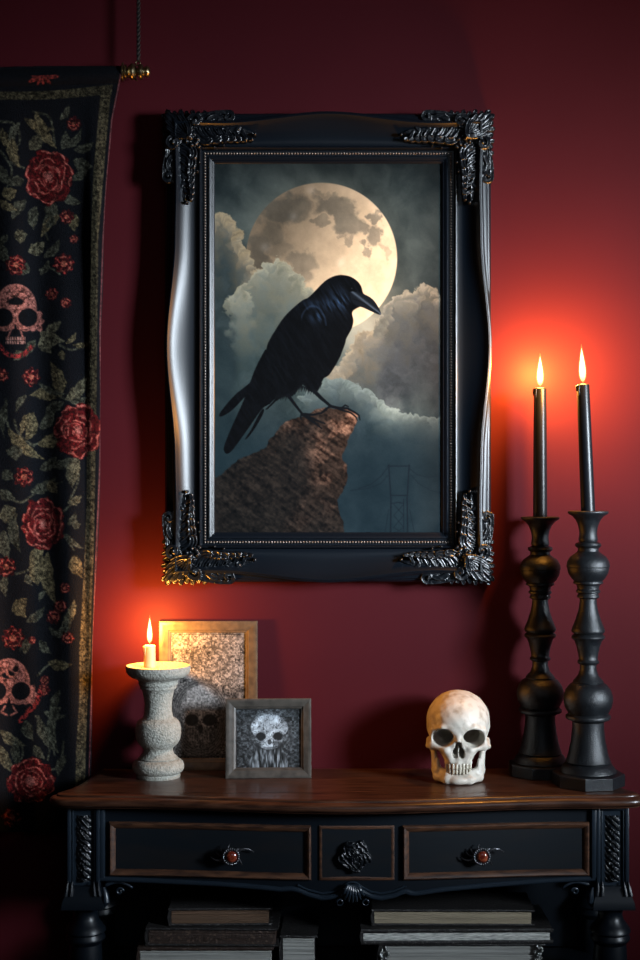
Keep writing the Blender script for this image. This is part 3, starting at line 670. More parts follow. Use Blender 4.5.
mb = MB(); mb.tube([(7*r1+2.2*r1*math.cos(a), 0, 8.6*r1+2.2*r1*math.sin(a)) for a in [k*math.pi/8 for k in range(17)]], .6*r1*1.3, 8)
mb.build('ring', M['brass'], rod); mb = MB(); mb.tube([(5*r1, -.004, -5*r1), (4.6*r1, -.010, -8*r1), (7*r1, -.013, -10.5*r1)], [.9*r1, 1.1*r1, .7*r1], 8)
mb.build('hook', M['brass'], rod)
cord = empty('hanging_cord', P(138.5, 60, -.046)); cord.location.y = -.046
tag(cord, 'thin dark twisted cord rising from the brass finial of the tapestry rod', 'cord')
mb = MB(); n = 150; zt = 2.748-cord.location.z
for ph in (0, math.pi):
    mb.tube([(.0022*math.cos(ph+k*.9), .0022*math.sin(ph+k*.9), zt*k/n+.001) for k in range(n+1)], .0026, 6)
mb.build('cord', M['cord'], cord)

# ------------------------------------------------------------------ console table
TX = 0.0565; ZT = 0.75
tb = empty('console_table', (TX, -.15, 0))
tag(tb, 'blue-black painted console table with dark walnut top and two drawers', 'table')
def TB(mbx, name, mat, par=tb, fn=None, sharp=35):
    base = (lambda v: v) if fn is None else fn
    ox, oy, oz = TX, -.15, 0
    if par is not tb: ox = oy = oz = 0        # children of parts are given in the part's own frame
    return mbx.build(name, mat, par, fn=lambda v: (base(v)[0]-ox, base(v)[1]-oy, base(v)[2]-oz), sharp=sharp)
def front(x):
    t = min(1, abs(x-TX-.01)/.5); return -.248-.036*(.5+.5*math.cos(math.pi*t))
# top
half = [(.547, -.006), (.555, -.08), (.566, -.15), (.582, -.205), (.597, -.235), (.603, -.252), (.599, -.268), (.578, -.280), (.54, -.284), (.50, -.286)]
x = .45
while x > 0.01: half.append((x, -.285-.05*(.5+.5*math.cos(math.pi*x/.5)))); x -= .05
outl = half+[(0, -.335)]+[(-a, b) for a, b in reversed(half)]
outl = [(TX+a, b) for a, b in outl]
sm_o = cr([(a, b) for a, b in outl], 4, False)
N_ = len(sm_o); nor = []
for i in range(N_):
    a = Vector(sm_o[max(i-1, 0)]); b = Vector(sm_o[min(i+1, N_-1)]); t = (b-a).normalized(); nn = Vector((t.y, -t.x))
    if i in (0, N_-1): nn = Vector((1 if i == 0 else -1, 0))
    if nn.dot(Vector((sm_o[i][0]-TX, sm_o[i][1]+.1))) < 0: nn = -nn
    nor.append(nn)
lev = [(-.022, .750), (-.0125, .750), (-.0095, .7488), (-.0085, .7472), (-.0083, .7455), (-.004, .7450), (.001, .7435), (.0045, .7405), (.006, .7365), (.0055, .7325), (.003, .7292), (-.001, .7272), (-.006, .7262), (-.0065, .7235), (-.014, .7225)]
mb = MB(); mb.grid([[(p[0]+n_.x*o, min(p[1]+n_.y*o, -.003), z) for p, n_ in zip(sm_o, nor)] for o, z in lev], close_v=True)
mb.f.append(tuple(range(N_))); mb.f.append(tuple((len(lev)-1)*N_+k for k in range(N_)))
TB(mb, 'tabletop', M['wood'], sharp=50)
# carcass: sides, back, bowed front board with shaped lower edge
def lower(x):
    xs = [-.46, -.40, -.30, -.20, -.12, -.08, -.06, -.045, -.025, .004, .025, .043, .055, .065, .075, .087, .105, .125, .15, .172, .186, .192, .25, .35, .45, .52, .57]
    zs = [.571, .569, .566, .564, .560, .557, .559, .557, .548, .541, .544, .553, .562, .565, .562, .553, .544, .541, .546, .555, .549, .549, .556, .562, .567, .570, .571]
    return float(np.interp(x, xs, zs))
xs = np.linspace(-.455, .572, 120)
mb = MB()
rows = []
for x in xs:
    f = front(x); lo = lower(x)
    rows.append([(x, f, .7232), (x, f, lo+.012), (x, f+.0, lo+.002), (x, f+.002, lo), (x, f+.016, lo), (x, f+.018, lo+.003), (x, f+.018, .7232)])
mb.grid(rows, close_v=True); mb.f.append((0, 1, 2, 3, 4, 5, 6)); b = len(mb.v)-7; mb.f.append(tuple(b+k for k in range(7)))
mb.box(-.50, -.482, -.235, -.03, .575, .7232); mb.box(.595, .613, -.235, -.03, .575, .7232); mb.box(-.49, .61, -.03, -.012, .575, .7232); mb.box(-.49, .60, -.24, -.03, .586, .592)
TB(mb, 'apron', M['paint'])
# bead along the lower edge
mb = MB(); mb.tube([(x, front(x)-.003, lower(x)+.003) for x in xs], .0052, 10)
mb.tube([(x, front(x)-.002, lower(x)+.012) for x in np.linspace(-.045, .175, 60)], .0022, 6)
TB(mb, 'edge_bead', M['paint_edge_lit'])
# raised bars between drawers, and under the top
for x0, x1 in [(-.452, -.440), (.555, .566)]:
    mb = MB(); mb.box(x0, x1, -.010, .004, .575, .7222, .003)
    TB(mb, 'stile', M['paint_edge_lit'], fn=lambda v: (v[0], v[1]+front(v[0]), v[2]))
# carved shell at the middle of the apron
mb = MB()
for k in range(-3, 4):
    a = k*.28; top = (.066+k*.0030, -.010, .574); tip = (.066+math.sin(a)*.030, -.009, .574-.036*math.cos(a)*(1.0 if abs(k) < 3 else .95))
    mb.tube(cr([top, ((top[0]+tip[0])/2, -.016, (top[2]+tip[2])/2), tip], 5, False), [.0022+.0022*math.sin(math.pi*min(1, .2+i/11)) for i in range(11)], 8)
for s in (-1, 1):
    mb.tube([(.066+s*(.026+.006*math.cos(a)), -.012, .538+.006*math.sin(a)) for a in [i*.45 for i in range(14)]], [.0022-.0001*i for i in range(14)], 7)
TB(mb, 'shell_carving', M['paint_edge_lit'], fn=lambda v: (v[0], v[1]+front(v[0]), v[2]), sharp=None)
# drawers
def drawer(x0, x1, hx):
    xc = (x0+x1)/2; z0, z1 = .580, .690; zc = .635
    d = empty('drawer', (xc-TX, front(xc)+.15, zc)); d.parent = tb
    fc = front(xc); bend = lambda v: (v[0], v[1]+front(v[0]+xc)-fc, v[2])
    W_, H_ = (x1-x0)-.028, (z1-z0)-.028
    pr = [(0, .0015, 0), (.0015, .004, 0), (.004, .006, 0), (.007, .0085, 0), (.0105, .0095, 0), (.0125, .0085, 0), (.014, .006, 0), (.014, 0, 0)]
    moulding(W_, H_, pr, None, 24).build('drawer_moulding', M['drawerwood'], d, fn=bend)
    mb = MB(); mb.grid([[(-W_/2-.008+(W_+.016)*i/24, y, z) for (y, z) in [(-.0022, -H_/2-.008), (-.0022, H_/2+.008), (.012, H_/2+.008), (.012, -H_/2-.008)]] for i in range(25)], close_v=True)
    mb.f.append((0, 1, 2, 3)); b = len(mb.v)-4; mb.f.append((b, b+1, b+2, b+3))
    mb.build('drawer_panel', M['panel'], d, fn=bend)
    y0 = front(hx)-fc-.004; hxl = hx-xc; hz = 1.39-(855-480)/FPX*(CD+front(hx)-.01)-zc
    mb = MB(); rnd = random.Random(int(hx*1000))
    mb.ball((hxl, y0-.012, hz), .0135, 20, 12, (1, .7, 1))
    for k in range(22):
        a = 2*math.pi*k/22; mb.ball((hxl+.0125*math.cos(a), y0-.0185, hz+.0125*math.sin(a)), .0022, 7, 5)
    mb.tube([(hxl, y0+.003, hz), (hxl, y0-.008, hz)], .008, 14)
    for (a, ln_) in [(178, .034), (160, .026), (140, .022), (95, .020), (60, .022), (38, .028), (20, .040), (200, .020), (-20, .018)]:
        ra = math.radians(a); pts = []
        for i in range(7):
            t = i/6; pts.append((hxl+ln_*t*math.cos(ra+.35*math.sin(3*t)), y0-.008-.006*math.sin(math.pi*t), hz+ln_*t*math.sin(ra+.35*math.sin(3*t))-.010*t*t*(1 if math.cos(ra) > 0 else .2)))
        mb.tube(pts, [.0028-.0018*i/6 for i in range(7)], 7)
    grow = lambda v: (hxl+(v[0]-hxl)*1.25, y0+(v[1]-y0)*1.1, hz+(v[2]-hz)*1.25)
    h = mb.build('handle', M['iron'], d, fn=grow, sharp=None)
    g = MB(); g.ball((hxl+.001, y0-.019, hz), .0095, 20, 12, (1, .65, 1)); g = g.build('cabochon', M['gem'], d, fn=grow, sharp=None)
    g['label'] = 'amber red domed stone set in the handle'; g.parent = h
    return d
drawer(-.432, -.018, -.180); drawer(.167, .551, .327)
# middle panel with rosette
xc = .0745; fc = front(xc)
cp = empty('centre_panel', (xc-TX, fc+.15, .635)); cp.parent = tb
mb = moulding(.136, .094, [(0, .0015, 0), (.002, .003, 0), (.006, .0035, 0), (.008, .0025, 0), (.008, 0, 0)], None, 12); mb.build('panel_moulding', M['drawerwood'], cp, fn=lambda v: (v[0], v[1]+front(v[0]+xc)-fc, v[2]))
mb = MB(); mb.box(-.070, .070, -.002, .008, -.049, .049); mb.build('panel_board', M['panel'], cp)
def relief(name, w, h, n, m, fn, mat, parent, loc=(0, 0, 0)):
    U, V = np.meshgrid(np.linspace(-.5, .5, n), np.linspace(-.5, .5, m)); Hh = fn(U*w, V*h)
    mb = MB(); mb.grid([[(U[j, i]*w+loc[0], loc[1]-Hh[j, i], V[j, i]*h+loc[2]) for i in range(n)] for j in range(m)])
    return mb.build(name, mat, parent, sharp=None)
def ros(x, z):
    X_, Z_ = x*1000, z*1000; X_, Z_ = X_*.58, Z_*.60; r = np.hypot(X_/20, (Z_+2)/21); th = np.arctan2(Z_, X_)
    e = r-(.88+.10*np.cos(5*th+1.6)+.12*(vnoise(X_, Z_, 7, 301)-.5))
    wx_ = X_+5*fbm(X_, Z_, 8, 302); nn = fbm(wx_, Z_, 4.5, 303, 3); pet = np.abs(np.sin(r*11+3*np.sin(2*th)+4*nn))
    return np.where(e < 0, .004+.007*np.clip(1-r*r*.6, 0, 1)+.0048*pet+.004*(nn-.5), -.001-.0*r)
relief('rosette', .084, .080, 120, 120, ros, M['carve'], cp, (-.004, -.001, -.002))
# corner posts with carved pilaster, flared capital, turned leg
legs = []
LEG = [(15, 0), (15, 2), (12.5, 5), (12.0, 9), (13.5, 14), (17.0, 19), (20.0, 23), (20.4, 25.5), (18.2, 27.5), (18.6, 29), (19.8, 31), (19.8, 33), (18.0, 35.5), (15.8, 38), (16.5, 46), (17.0, 60), (15.5, 90), (13, 130), (11, 170), (10, 205), (14, 208), (15, 214), (12, 218), (10, 222), (12, 232), (13, 240), (10, 247), (8, 250)]
def post(xc, sgn, yf):
    p = empty('corner_post', (xc-TX, yf+.15, .64)); p.parent = tb
    zt, zb = .7225-.64, .548-.64
    mb = MB(); hw = .0335
    # hollow-fronted pilaster: two stiles beside a recess
    mb.box(-hw, hw, .006, .060, zb, zt)
    mb.box(-hw, -hw+.0085, -.002, .008, zb+.004, zt, .0025); mb.box(hw-.0085, hw, -.002, .008, zb+.004, zt, .0025)
    mb.box(-hw+.010, -hw+.0125, .001, .008, zb+.004, zt, .001); mb.box(hw-.0125, hw-.010, .001, .008, zb+.004, zt, .001)
    mb.box(-hw, hw, -.001, .008, zt-.008, zt, .002)
    mb.build('pilaster', M['paint_edge_lit'], p)
    def vine(x, z):
        X_, Z_ = x*1000, z*1000; d = Z_+X_*.9
        lv = np.abs(np.sin(d/4.2+2.5*fbm(X_, Z_, 9, 311)))*(.5+.5*np.cos(X_/6.)); nn = fbm(X_, Z_, 4, 312, 3)
        e = smoothstep(19, 15, np.abs(X_))
        return (.0002+.0075*lv*(.4+1.2*nn)+.002*np.exp(-((X_-4*np.sin(Z_/11.))/3.)**2))*e
    relief('vine_carving', .040, .135, 44, 140, vine, M['carve'], p, (0, .0065, -.006+.002))
    mb = MB(); rows = []
    for (o, z) in [(.000, .012), (.001, .004), (.003, -.004), (.0055, -.012), (.0085, -.020), (.009, -.026), (.0095, -.029), (.0095, -.033), (.002, -.034)]:
        rows.append([(-hw-o, -.004-o*1.3, zb+z), (hw+o, -.004-o*1.3, zb+z), (hw+o, .060+o, zb+z), (-hw-o, .060+o, zb+z)])
    mb.grid(rows, close_v=True); mb.f.append((0, 1, 2, 3)); b = len(mb.v)-4; mb.f.append((b, b+1, b+2, b+3))
    for x_ in (-.031, -.022, .022, .031):     # small upright leaf tips
        mb.tube([(x_*1.12, -.009, zb-.006), (x_*1.04, -.008, zb+.008), (x_, -.003, zb+.022)], [.005, .004, .001], 8)
    mb.build('capital', M['paint'], p)
    # volute on the inner side
    mb = MB(); mb.tube([(sgn*(-hw-.004)-sgn*.004, -.002, zb+.010), (sgn*(-hw-.0085)-sgn*.004, -.006, zb-.004), (sgn*(-hw-.0095)-sgn*.004, -.006, zb-.018), (sgn*(-hw-.006)-sgn*.003, -.004, zb-.028)], [.003, .006, .0075, .003], 10)
    mb.build('volute', M['paint_edge_lit'], p)
    return p
for xc, s in ((-.4835, -1), (.5985, 1)):
    post(xc, s, -.257)
    for yb in (-.230, -.045):
        mb = MB(); sc = .514/250
        mb.lathe([(r*.00205, .514-z*sc*1.0) for r, z in [(r, (z if z < 60 else z)) for r, z in LEG]], (xc, yb, 0), 36)
        TB(mb, 'leg', M['paint'])
    if True:
        mb = MB(); mb.box(xc-.03, xc+.03, -.075, -.02, .514, .7225, .002); TB(mb, 'rear_post', M['paint'])
# bracket scrolls inside the corners
for xc, s in ((-.437, 1), (.549, -1)):
    mb = MB(); L = [(xc+s*t, front(xc)+.004, .560-.010*(t/.055)**2+.007*math.sin(t/.055*3.1)) for t in np.linspace(-.004, .052, 14)]
    mb.tube(L, [.0045-.002*i/13 for i in range(14)], 8)
    mb.tube([(xc+s*(.026+(.008-.0004*i)*math.cos(i*.5)), front(xc)+.002, .546+(.008-.0004*i)*math.sin(i*.5)) for i in range(16)], [.0028-.0001*i for i in range(16)], 8)
    TB(mb, 'bracket_scroll', M['paint_edge_lit'], sharp=None)
mb = MB(); mb.box(-.47, .585, -.235, -.035, .343, .363, .003); TB(mb, 'shelf', M['paint'])
mb = MB(); mb.box(-.455, .570, -.028, -.014, .363, .590); TB(mb, 'back_panel', M['paint'])

# ------------------------------------------------------------------ books
def book(px0, px1, pyt, zb, zt, depth, ymid, cover, pages, label, name='book', rz=0.0, corners=False, thick=.004, spine=True, group=None):
    yf = ymid-depth/2; D = CD+yf
    x0 = (px0-320)/FPX*D; x1 = (px1-320)/FPX*D; w = x1-x0; h = zt-zb
    b = empty(name, ((x0+x1)/2, ymid, zb), (0, 0, rz)); tag(b, label, 'book', group)
    rnd = random.Random(int(px0)); mb = MB()
    def board(z0, z1):
        n = 40; ring = []
        for k in range(n): ring.append((-w/2+w*k/n, -depth/2))
        for k in range(14): ring.append((w/2, -depth/2+depth*k/14))
        for k in range(n): ring.append((w/2-w*k/n, depth/2))
        for k in range(14): ring.append((-w/2, depth/2-depth*k/14))
        ring = [(x+rnd.uniform(-.0009, .0009), y+rnd.uniform(-.0009, .0009)) for x, y in ring]
        rows = [[(x*s, y*s2, z+rnd.uniform(-.0003, .0003)*0) for x, y in ring] for (s, s2, z) in [(.996, .99, z0), (1, 1, z0+thick*.3), (1, 1, z1-thick*.3), (.996, .99, z1)]]
        mb.grid(rows, close_v=True); m = len(ring); bs = len(mb.v)-4*m; mb.f.append(tuple(bs+k for k in range(m))); mb.f.append(tuple(bs+3*m+k for k in range(m)))
    board(0, thick); board(h-thick, h)
    if spine:
        rows = []
        for i in range(2):
            yy = (-depth/2, depth/2)[i]
            rows.append([(-w/2+.006-.008*math.cos(a), yy, h/2+(h/2-.0005)*math.sin(a)) for a in np.linspace(-math.pi/2, math.pi/2, 12)]+[(-w/2+.008-.004*math.cos(a), yy, h/2+(h/2-.003)*math.sin(a)) for a in np.linspace(math.pi/2, -math.pi/2, 12)])
        mb.grid(rows, close_v=True); mb.f.append(tuple(range(len(mb.v)-48, len(mb.v)-24))); mb.f.append(tuple(range(len(mb.v)-24, len(mb.v))))
    mb.build('cover', cover, b, sharp=40)
    pg = MB(); rows = []; nl = 26
    for k in range(nl+1):
        z = thick+(h-2*thick)*k/nl; o = rnd.uniform(0, .0016)
        rows.append([(-w/2+.006, -depth/2+.004+o, z), (w/2-.006-o, -depth/2+.004+o, z), (w/2-.006-o, depth/2-.004, z), (-w/2+.006, depth/2-.004, z)])
    pg.grid(rows, close_v=True); pg.f.append((0, 1, 2, 3)); n_ = len(pg.v)-4; pg.f.append((n_, n_+1, n_+2, n_+3)); pg.build('pages', pages, b, smooth=False)
    if corners:
        for sx in (-1, 1):
            c = MB()
            for k in range(40):
                c.ball((sx*(w/2-.004-rnd.uniform(0, .018)), -depth/2-.0015+rnd.uniform(-.001, .003), rnd.uniform(.002, h-.002)), rnd.uniform(.0025, .0045), 7, 5)
            c.build('corner_mount', M['silver'], b, sharp=None)
    return b
zs = .363
book(137, 274, 945, zs, .4255, .15, -.155, M['brownleather'], M['greypages'], 'thick worn book with pale page edges at the bottom of the left stack', corners=False, spine=True, thick=.006)
book(146, 279, 925, .4265, .4635, .15, -.150, M['leather'], M['brownleather'], 'ragged dark brown book in the middle of the left stack', rz=-.02)
book(168, 271, 903, .4645, .5005, .12, -.150, M['leather'], M['brownpages'], 'small dark book with brown page edges on top of the left stack', rz=.02)
book(281, 318, 940, zs, .437, .14, -.120, M['leather'], M['greypages'], 'dark book beside the left stack, nearest the middle of the shelf', rz=-.03, spine=True)
book(378, 545, 945, zs, .4325, .15, -.155, M['leather'], M['greypages'], 'thick book with pale pages and silvery corners at the bottom of the right stack', corners=True)
book(360, 553, 925, .4335, .4645, .17, -.148, M['leather'], M['whitepages'], 'wide worn book with pale grey edges in the middle of the right stack', rz=.015, thick=.007)
book(372, 535, 905, .4655, .4990, .13, -.150, M['leather'], M['pages'], 'black book with cream page edges on top of the right stack', rz=-.01)

# ------------------------------------------------------------------ flames
def flame_material(name, cols, strength):
    m = bpy.data.materials.new(name); m.use_nodes = True; nt = m.node_tree; N = nt.nodes; L = nt.links
    N.remove(N['Principled BSDF']); out = N['Material Output']
    tc = N.new('ShaderNodeTexCoord'); sp = N.new('ShaderNodeSeparateXYZ'); L.new(tc.outputs['Generated'], sp.inputs[0])
    rp = N.new('ShaderNodeValToRGB'); L.new(sp.outputs['Z'], rp.inputs[0]); e = rp.color_ramp.elements
    e[0].position = 0.0; e[0].color = (*cols[0], 1); e[1].position = 1.0; e[1].color = (*cols[-1], 1)
    for p_, c_ in zip((0.15, 0.35, 0.75), cols[1:4]): a = e.new(p_); a.color = (*c_, 1)
    em = N.new('ShaderNodeEmission'); L.new(rp.outputs[0], em.inputs[0]); em.inputs[1].default_value = strength
    tr = N.new('ShaderNodeBsdfTransparent'); ad = N.new('ShaderNodeAddShader'); L.new(em.outputs[0], ad.inputs[0]); L.new(tr.outputs[0], ad.inputs[1]); L.new(ad.outputs[0], out.inputs[0])
    return m
M['flame'] = flame_material('candle_flame_mantle', [(.2, .06, .02), (1, .35, .08), (1, .42, .10), (1, .42, .10), (1, .30, .06)], .42)
M['core'] = flame_material('candle_flame_core', [(.5, .2, .05), (1, .55, .2), (1, .82, .45), (1, .85, .5), (1, .6, .25)], 2.2)
def add_flame(parent, zbase, h, r, power, dx=0.0):
    w = MB(); w.tube([(0, 0, zbase-.003), (.0004, 0, zbase+.003), (.0012+dx*.2, 0, zbase+.0075)], [.0011, .0010, .0008], 8); w.build('wick', M['wick'], parent)
    f = MB(); prof_ = []
    for i in range(25):
        t = i/24; rr = r*(math.sin(math.pi*min(1, t**.62)) ** .9)*(1-.30*t) if 0 < t < 1 else 0.0002
        prof_.append((max(rr, .0002), t*h))
    f.lathe(prof_, (0, 0, 0), 20)
    fl = f.build('flame', M['flame'], parent, fn=lambda v: (v[0]+dx*(v[2]/h)**2, v[1], v[2]+zbase+.003), sharp=None)
    k_ = MB(); k_.lathe([(a*.74, b*.86+h*.03) for a, b in prof_], (0, 0, 0), 20); k_.build('flame_core', M['core'], parent, fn=lambda v: (v[0]+dx*(v[2]/h)**2, v[1], v[2]+zbase+.003), sharp=None)
    l = bpy.data.lights.new('candle_light', 'POINT'); l.energy = power; l.color = (1.0, 0.40, 0.06); l.shadow_soft_size = .02
    lo = bpy.data.objects.new('candle_light', l); COL.objects.link(lo); lo.parent = parent; lo.location = (0, 0, zbase+h*.5)

# ------------------------------------------------------------------ black candlesticks
HPROF = [(19.8, 511), (20.2, 512), (19.6, 513.6), (15.5, 516), (12.2, 520), (10.0, 525), (8.8, 531), (8.7, 534), (9.4, 538), (9.6, 540), (8.6, 541.5), (12.2, 543), (13, 545), (12, 546.8), (10.2, 548), (10.4, 551), (13, 553), (17.8, 556.5), (20.6, 561), (21.4, 565.5), (21.2, 566.6), (20.6, 567), (20.8, 568), (19.6, 573), (16.6, 578), (14.0, 580.6), (14.8, 581.8), (14.6, 583), (11.6, 584.6), (10.6, 588), (10.8, 589), (12.0, 590), (11.8, 592), (10, 593), (10.2, 594.2), (11, 595.4), (10.8, 597), (8.3, 598.4),
         (8.6, 604), (10.2, 612), (12.8, 620), (15.6, 627), (16.6, 630), (15.8, 632.2), (13.8, 633.6), (16.0, 635), (16.6, 636.8), (15.6, 638.6), (13.6, 640), (11.6, 646), (9.8, 654), (9.2, 658.4), (9.9, 659.6), (10.9, 661), (10.2, 662.8), (8.2, 664), (8.2, 669), (10.2, 675), (14.2, 679.4), (15.2, 681), (14.8, 682.2), (18.4, 684), (22.2, 689), (24.2, 695), (24.4, 700), (23.2, 706), (20.6, 711), (19.4, 713), (21.8, 714.4), (22.4, 716.2), (21.6, 718.2), (18, 719.6), (15.8, 721), (15.6, 727), (17, 740), (19.4, 752), (21.6, 759), (22.6, 760.6), (21.8, 762), (23.6, 763), (25.8, 766), (27.8, 769.2), (28.2, 770.4)]
def candlestick(xc, yc, height, half, cham, rot, label, rs):
    c = empty('candlestick', (xc, yc, ZT), (0, 0, 0)); tag(c, label, 'candlestick', 'black turned candlesticks')
    sc = 1/474.0*rs; zs_ = (height-.0285)/(770.4-511)
    mb = MB(); pr = [(0.0006, .0285-.001)]
    pr = [(r*sc, .0285+(770.4-y)*zs_) for r, y in reversed(HPROF)]
    pr += [(18.6*sc, height+.0008), (8.2*sc, height-.001), (7.9*sc, height-.005), (.0005, height-.005)]
    mb.lathe(pr, n=56); mb.build('stem', M['holder'], c, sharp=45)
    mb = MB(); a, b = half, half-cham; ring = [(b, -a), (a, -b), (a, b), (b, a), (-b, a), (-a, b), (-a, -b), (-b, -a)]
    cs, sn = math.cos(rot), math.sin(rot); ring = [(x*cs-y*sn, x*sn+y*cs) for x, y in ring]
    mb.grid([[(x*s, y*s, z) for x, y in ring] for s, z in [(.97, 0), (1, .0012), (1, .0235), (.985, .0255), (.80, .0275)]], close_v=True)
    mb.f.append(tuple(range(8))); mb.f.append(tuple(range(32, 40)))
    mb.build('base', M['holder'], c, smooth=False)
    return c
def taper(xc, yc, zb, length, rb, rt, tilt, label, mat, fh, fr, power, name='taper_candle', n=36, group=None, dx=0):
    c = empty(name, (xc, yc, zb), (0, tilt, 0)); tag(c, label, 'candle', group)
    mb = MB(); mb.lathe([(rb*.97, 0), (rb, .001), (rb, .004), (rt+(rb-rt)*.5, length*.5), (rt, length-.003), (rt*.96, length-.001), (rt*.86, length), (rt*.6, length-.0015), (.001, length-.002)], n=n)
    rnd = random.Random(4)
    for k in range(3):
        a = rnd.uniform(2.5, 6.0); q = length-.002
        mb.tube([(rt*math.cos(a), rt*math.sin(a), q), (rt*1.03*math.cos(a), rt*1.03*math.sin(a), q-.006), (rt*1.0*math.cos(a), rt*1.0*math.sin(a), q-.012-.004*k)], [.0018, .0021, .0012], 8)
    mb.build('wax', mat, c, sharp=50)
    add_flame(c, length, fh, fr, power, dx)
    return c
hl, hr = .5596, .5745
candlestick(.4785, -.070, hl, .065, .038, 0, 'black turned candlestick standing further back and to the left of its twin', .985)
candlestick(.5635, -.174, hr, .070, .041, math.radians(8), 'black turned candlestick nearest the right end of the table, in front of its twin', 1.0)
taper(.4785, -.070, ZT+hl-.005, .2855, .0154, .0139, 0, 'black taper candle upright in the left black candlestick', M['blackwax'], .0735, .0094, 15, group='burning black tapers')
taper(.5635, -.174, ZT+hr-.005, .272, .0150, .0133, math.radians(-2.3), 'black taper candle leaning left in the right black candlestick', M['blackwax'], .0815, .0092, 15, group='burning black tapers')

# ------------------------------------------------------------------ stone candlestick
SPROF = [(29.5, 661.6), (31.6, 661.8), (32.2, 664), (31.8, 668), (30.2, 671), (26.5, 673.8), (21.6, 675.6), (19.8, 677), (19.4, 679.5), (19.8, 681), (18.6, 682.4), (18.0, 683.4), (18.4, 684.6), (17.6, 686), (16.2, 687), (15.2, 691), (14.0, 697), (13.5, 703), (13.8, 710), (14.8, 715), (15.6, 716.6), (18.6, 718), (21.4, 721.5), (22.7, 727), (22.8, 733), (21.8, 739), (19.2, 743.6), (16.0, 746.6), (14.6, 748), (14.6, 751), (16, 754.4), (18.4, 756.6), (19.6, 757.8), (19.2, 759), (21.8, 759.8), (24.6, 762.4), (25.8, 765.8), (25.8, 769), (24.2, 772), (21.6, 773.6), (21.8, 774.4), (22, 776.6), (21.6, 778)]
sx_, sy_ = (158.5-320)/FPX*3.112, -.093
st = empty('stone_candlestick', (sx_, sy_, ZT)); tag(st, 'squat grey stone candlestick with a bulbous stem on the left of the table', 'candlestick')
mb = MB(); zz = 0.2405; k = zz/(776.6-661.6)
pr = [(r/462.7, (778-y)*zz/(778-661.6)) for r, y in reversed(SPROF)]
pr += [(27/462.7, zz-.0015), (24/462.7, zz-.0035), (8/462.7, zz-.004), (.0005, zz-.004)]
mb.lathe(pr, n=72); mb.build('stem', M['stone'], st, sharp=60)
tapx = (150.2-320)/FPX*3.112
taper(tapx, sy_-.004, ZT+zz-.004, .0475, .0131, .0121, 0, 'short cream candle stub burning in the stone candlestick', M['wax'], .0620, .0074, 7.6, name='candle_stub')

# ------------------------------------------------------------------ small framed engravings
def paint_engraving():
    cv = Canvas(0, 80, 0, 128, 3.0); X, Y = cv.X, cv.Y; rnd = np.random.RandomState(8)
    f = fbm(X, Y, 1.5, 401, 2)*.75+.25*fbm(X, Y, 4, 404, 2); g = fbm(X, Y, 22, 411, 3); cr_ = np.abs(fbm(X, Y, 7, 431, 3)-.5)
    tone = 104+(f-.5)*190+(g-.5)*60; tone = tone-60*np.exp(-(cr_/.018)**2)
    tone -= 30*smoothstep(50, 70, Y)
    cx, cy = 32, 82
    def d(mx, my, rx, ry): return np.hypot((X-mx)/rx, (Y-my)/ry)
    # hood of dark lines around a skull
    hood = 1-smoothstep(.96, 1.04, d(cx, 88, 31, 40)); ringl = (np.abs(np.sin(d(cx, 88, 31, 40)*46+f*3)) > .45)
    tone = tone*(1-hood)+hood*(52+34*ringl+(f-.5)*80)
    sk = 1-smoothstep(.93, 1.03, d(cx, 80, 22, 27)); jaw = 1-smoothstep(.9, 1.05, d(cx, 102, 14, 16)); m = np.maximum(sk, jaw)
    sh = 135-55*smoothstep(8, 24, np.abs(X-cx+3))+(f-.5)*170-40*smoothstep(80, 100, Y)
    tone = tone*(1-m)+m*sh
    for s in (-1, 1):
        e = 1-smoothstep(.85, 1.1, d(cx+s*9.5, 89, 7.2, 6)); tone = tone*(1-e*.85)+e*.85*30
        o = np.exp(-((d(cx+s*9.5, 88, 9, 8)-1)/.10)**2); tone += 35*o*(f > .45)
    e = 1-smoothstep(.8, 1.1, d(cx, 98, 2.8, 4.5)); tone = tone*(1-e*.8)+e*.8*28
    th = (np.abs(Y-107) < 4)*(np.abs(X-cx) < 9); tone = tone+th*((np.abs((X % 2.6)-1.3) < .9)*30-15)
    # a smaller ghostly figure above
    o = np.exp(-((d(42, 28, 20, 13)-1)/.09)**2)+np.exp(-((d(42, 28, 12, 8)-1)/.12)**2)*.7+np.exp(-((np.abs(Y-(40+4*np.sin(X/5))))/1.0)**2)*.5
    tone -= o*40*(f > .4)
    bd = np.minimum(np.minimum(X, 80-X), np.minimum(Y, 128-Y)); tone -= 40*np.exp(-((bd-2.0)/.8)**2)
    tone = np.clip(tone, 14, 225); cv.C = tone[..., None]*np.array([1.0, .97, .95]); return cv
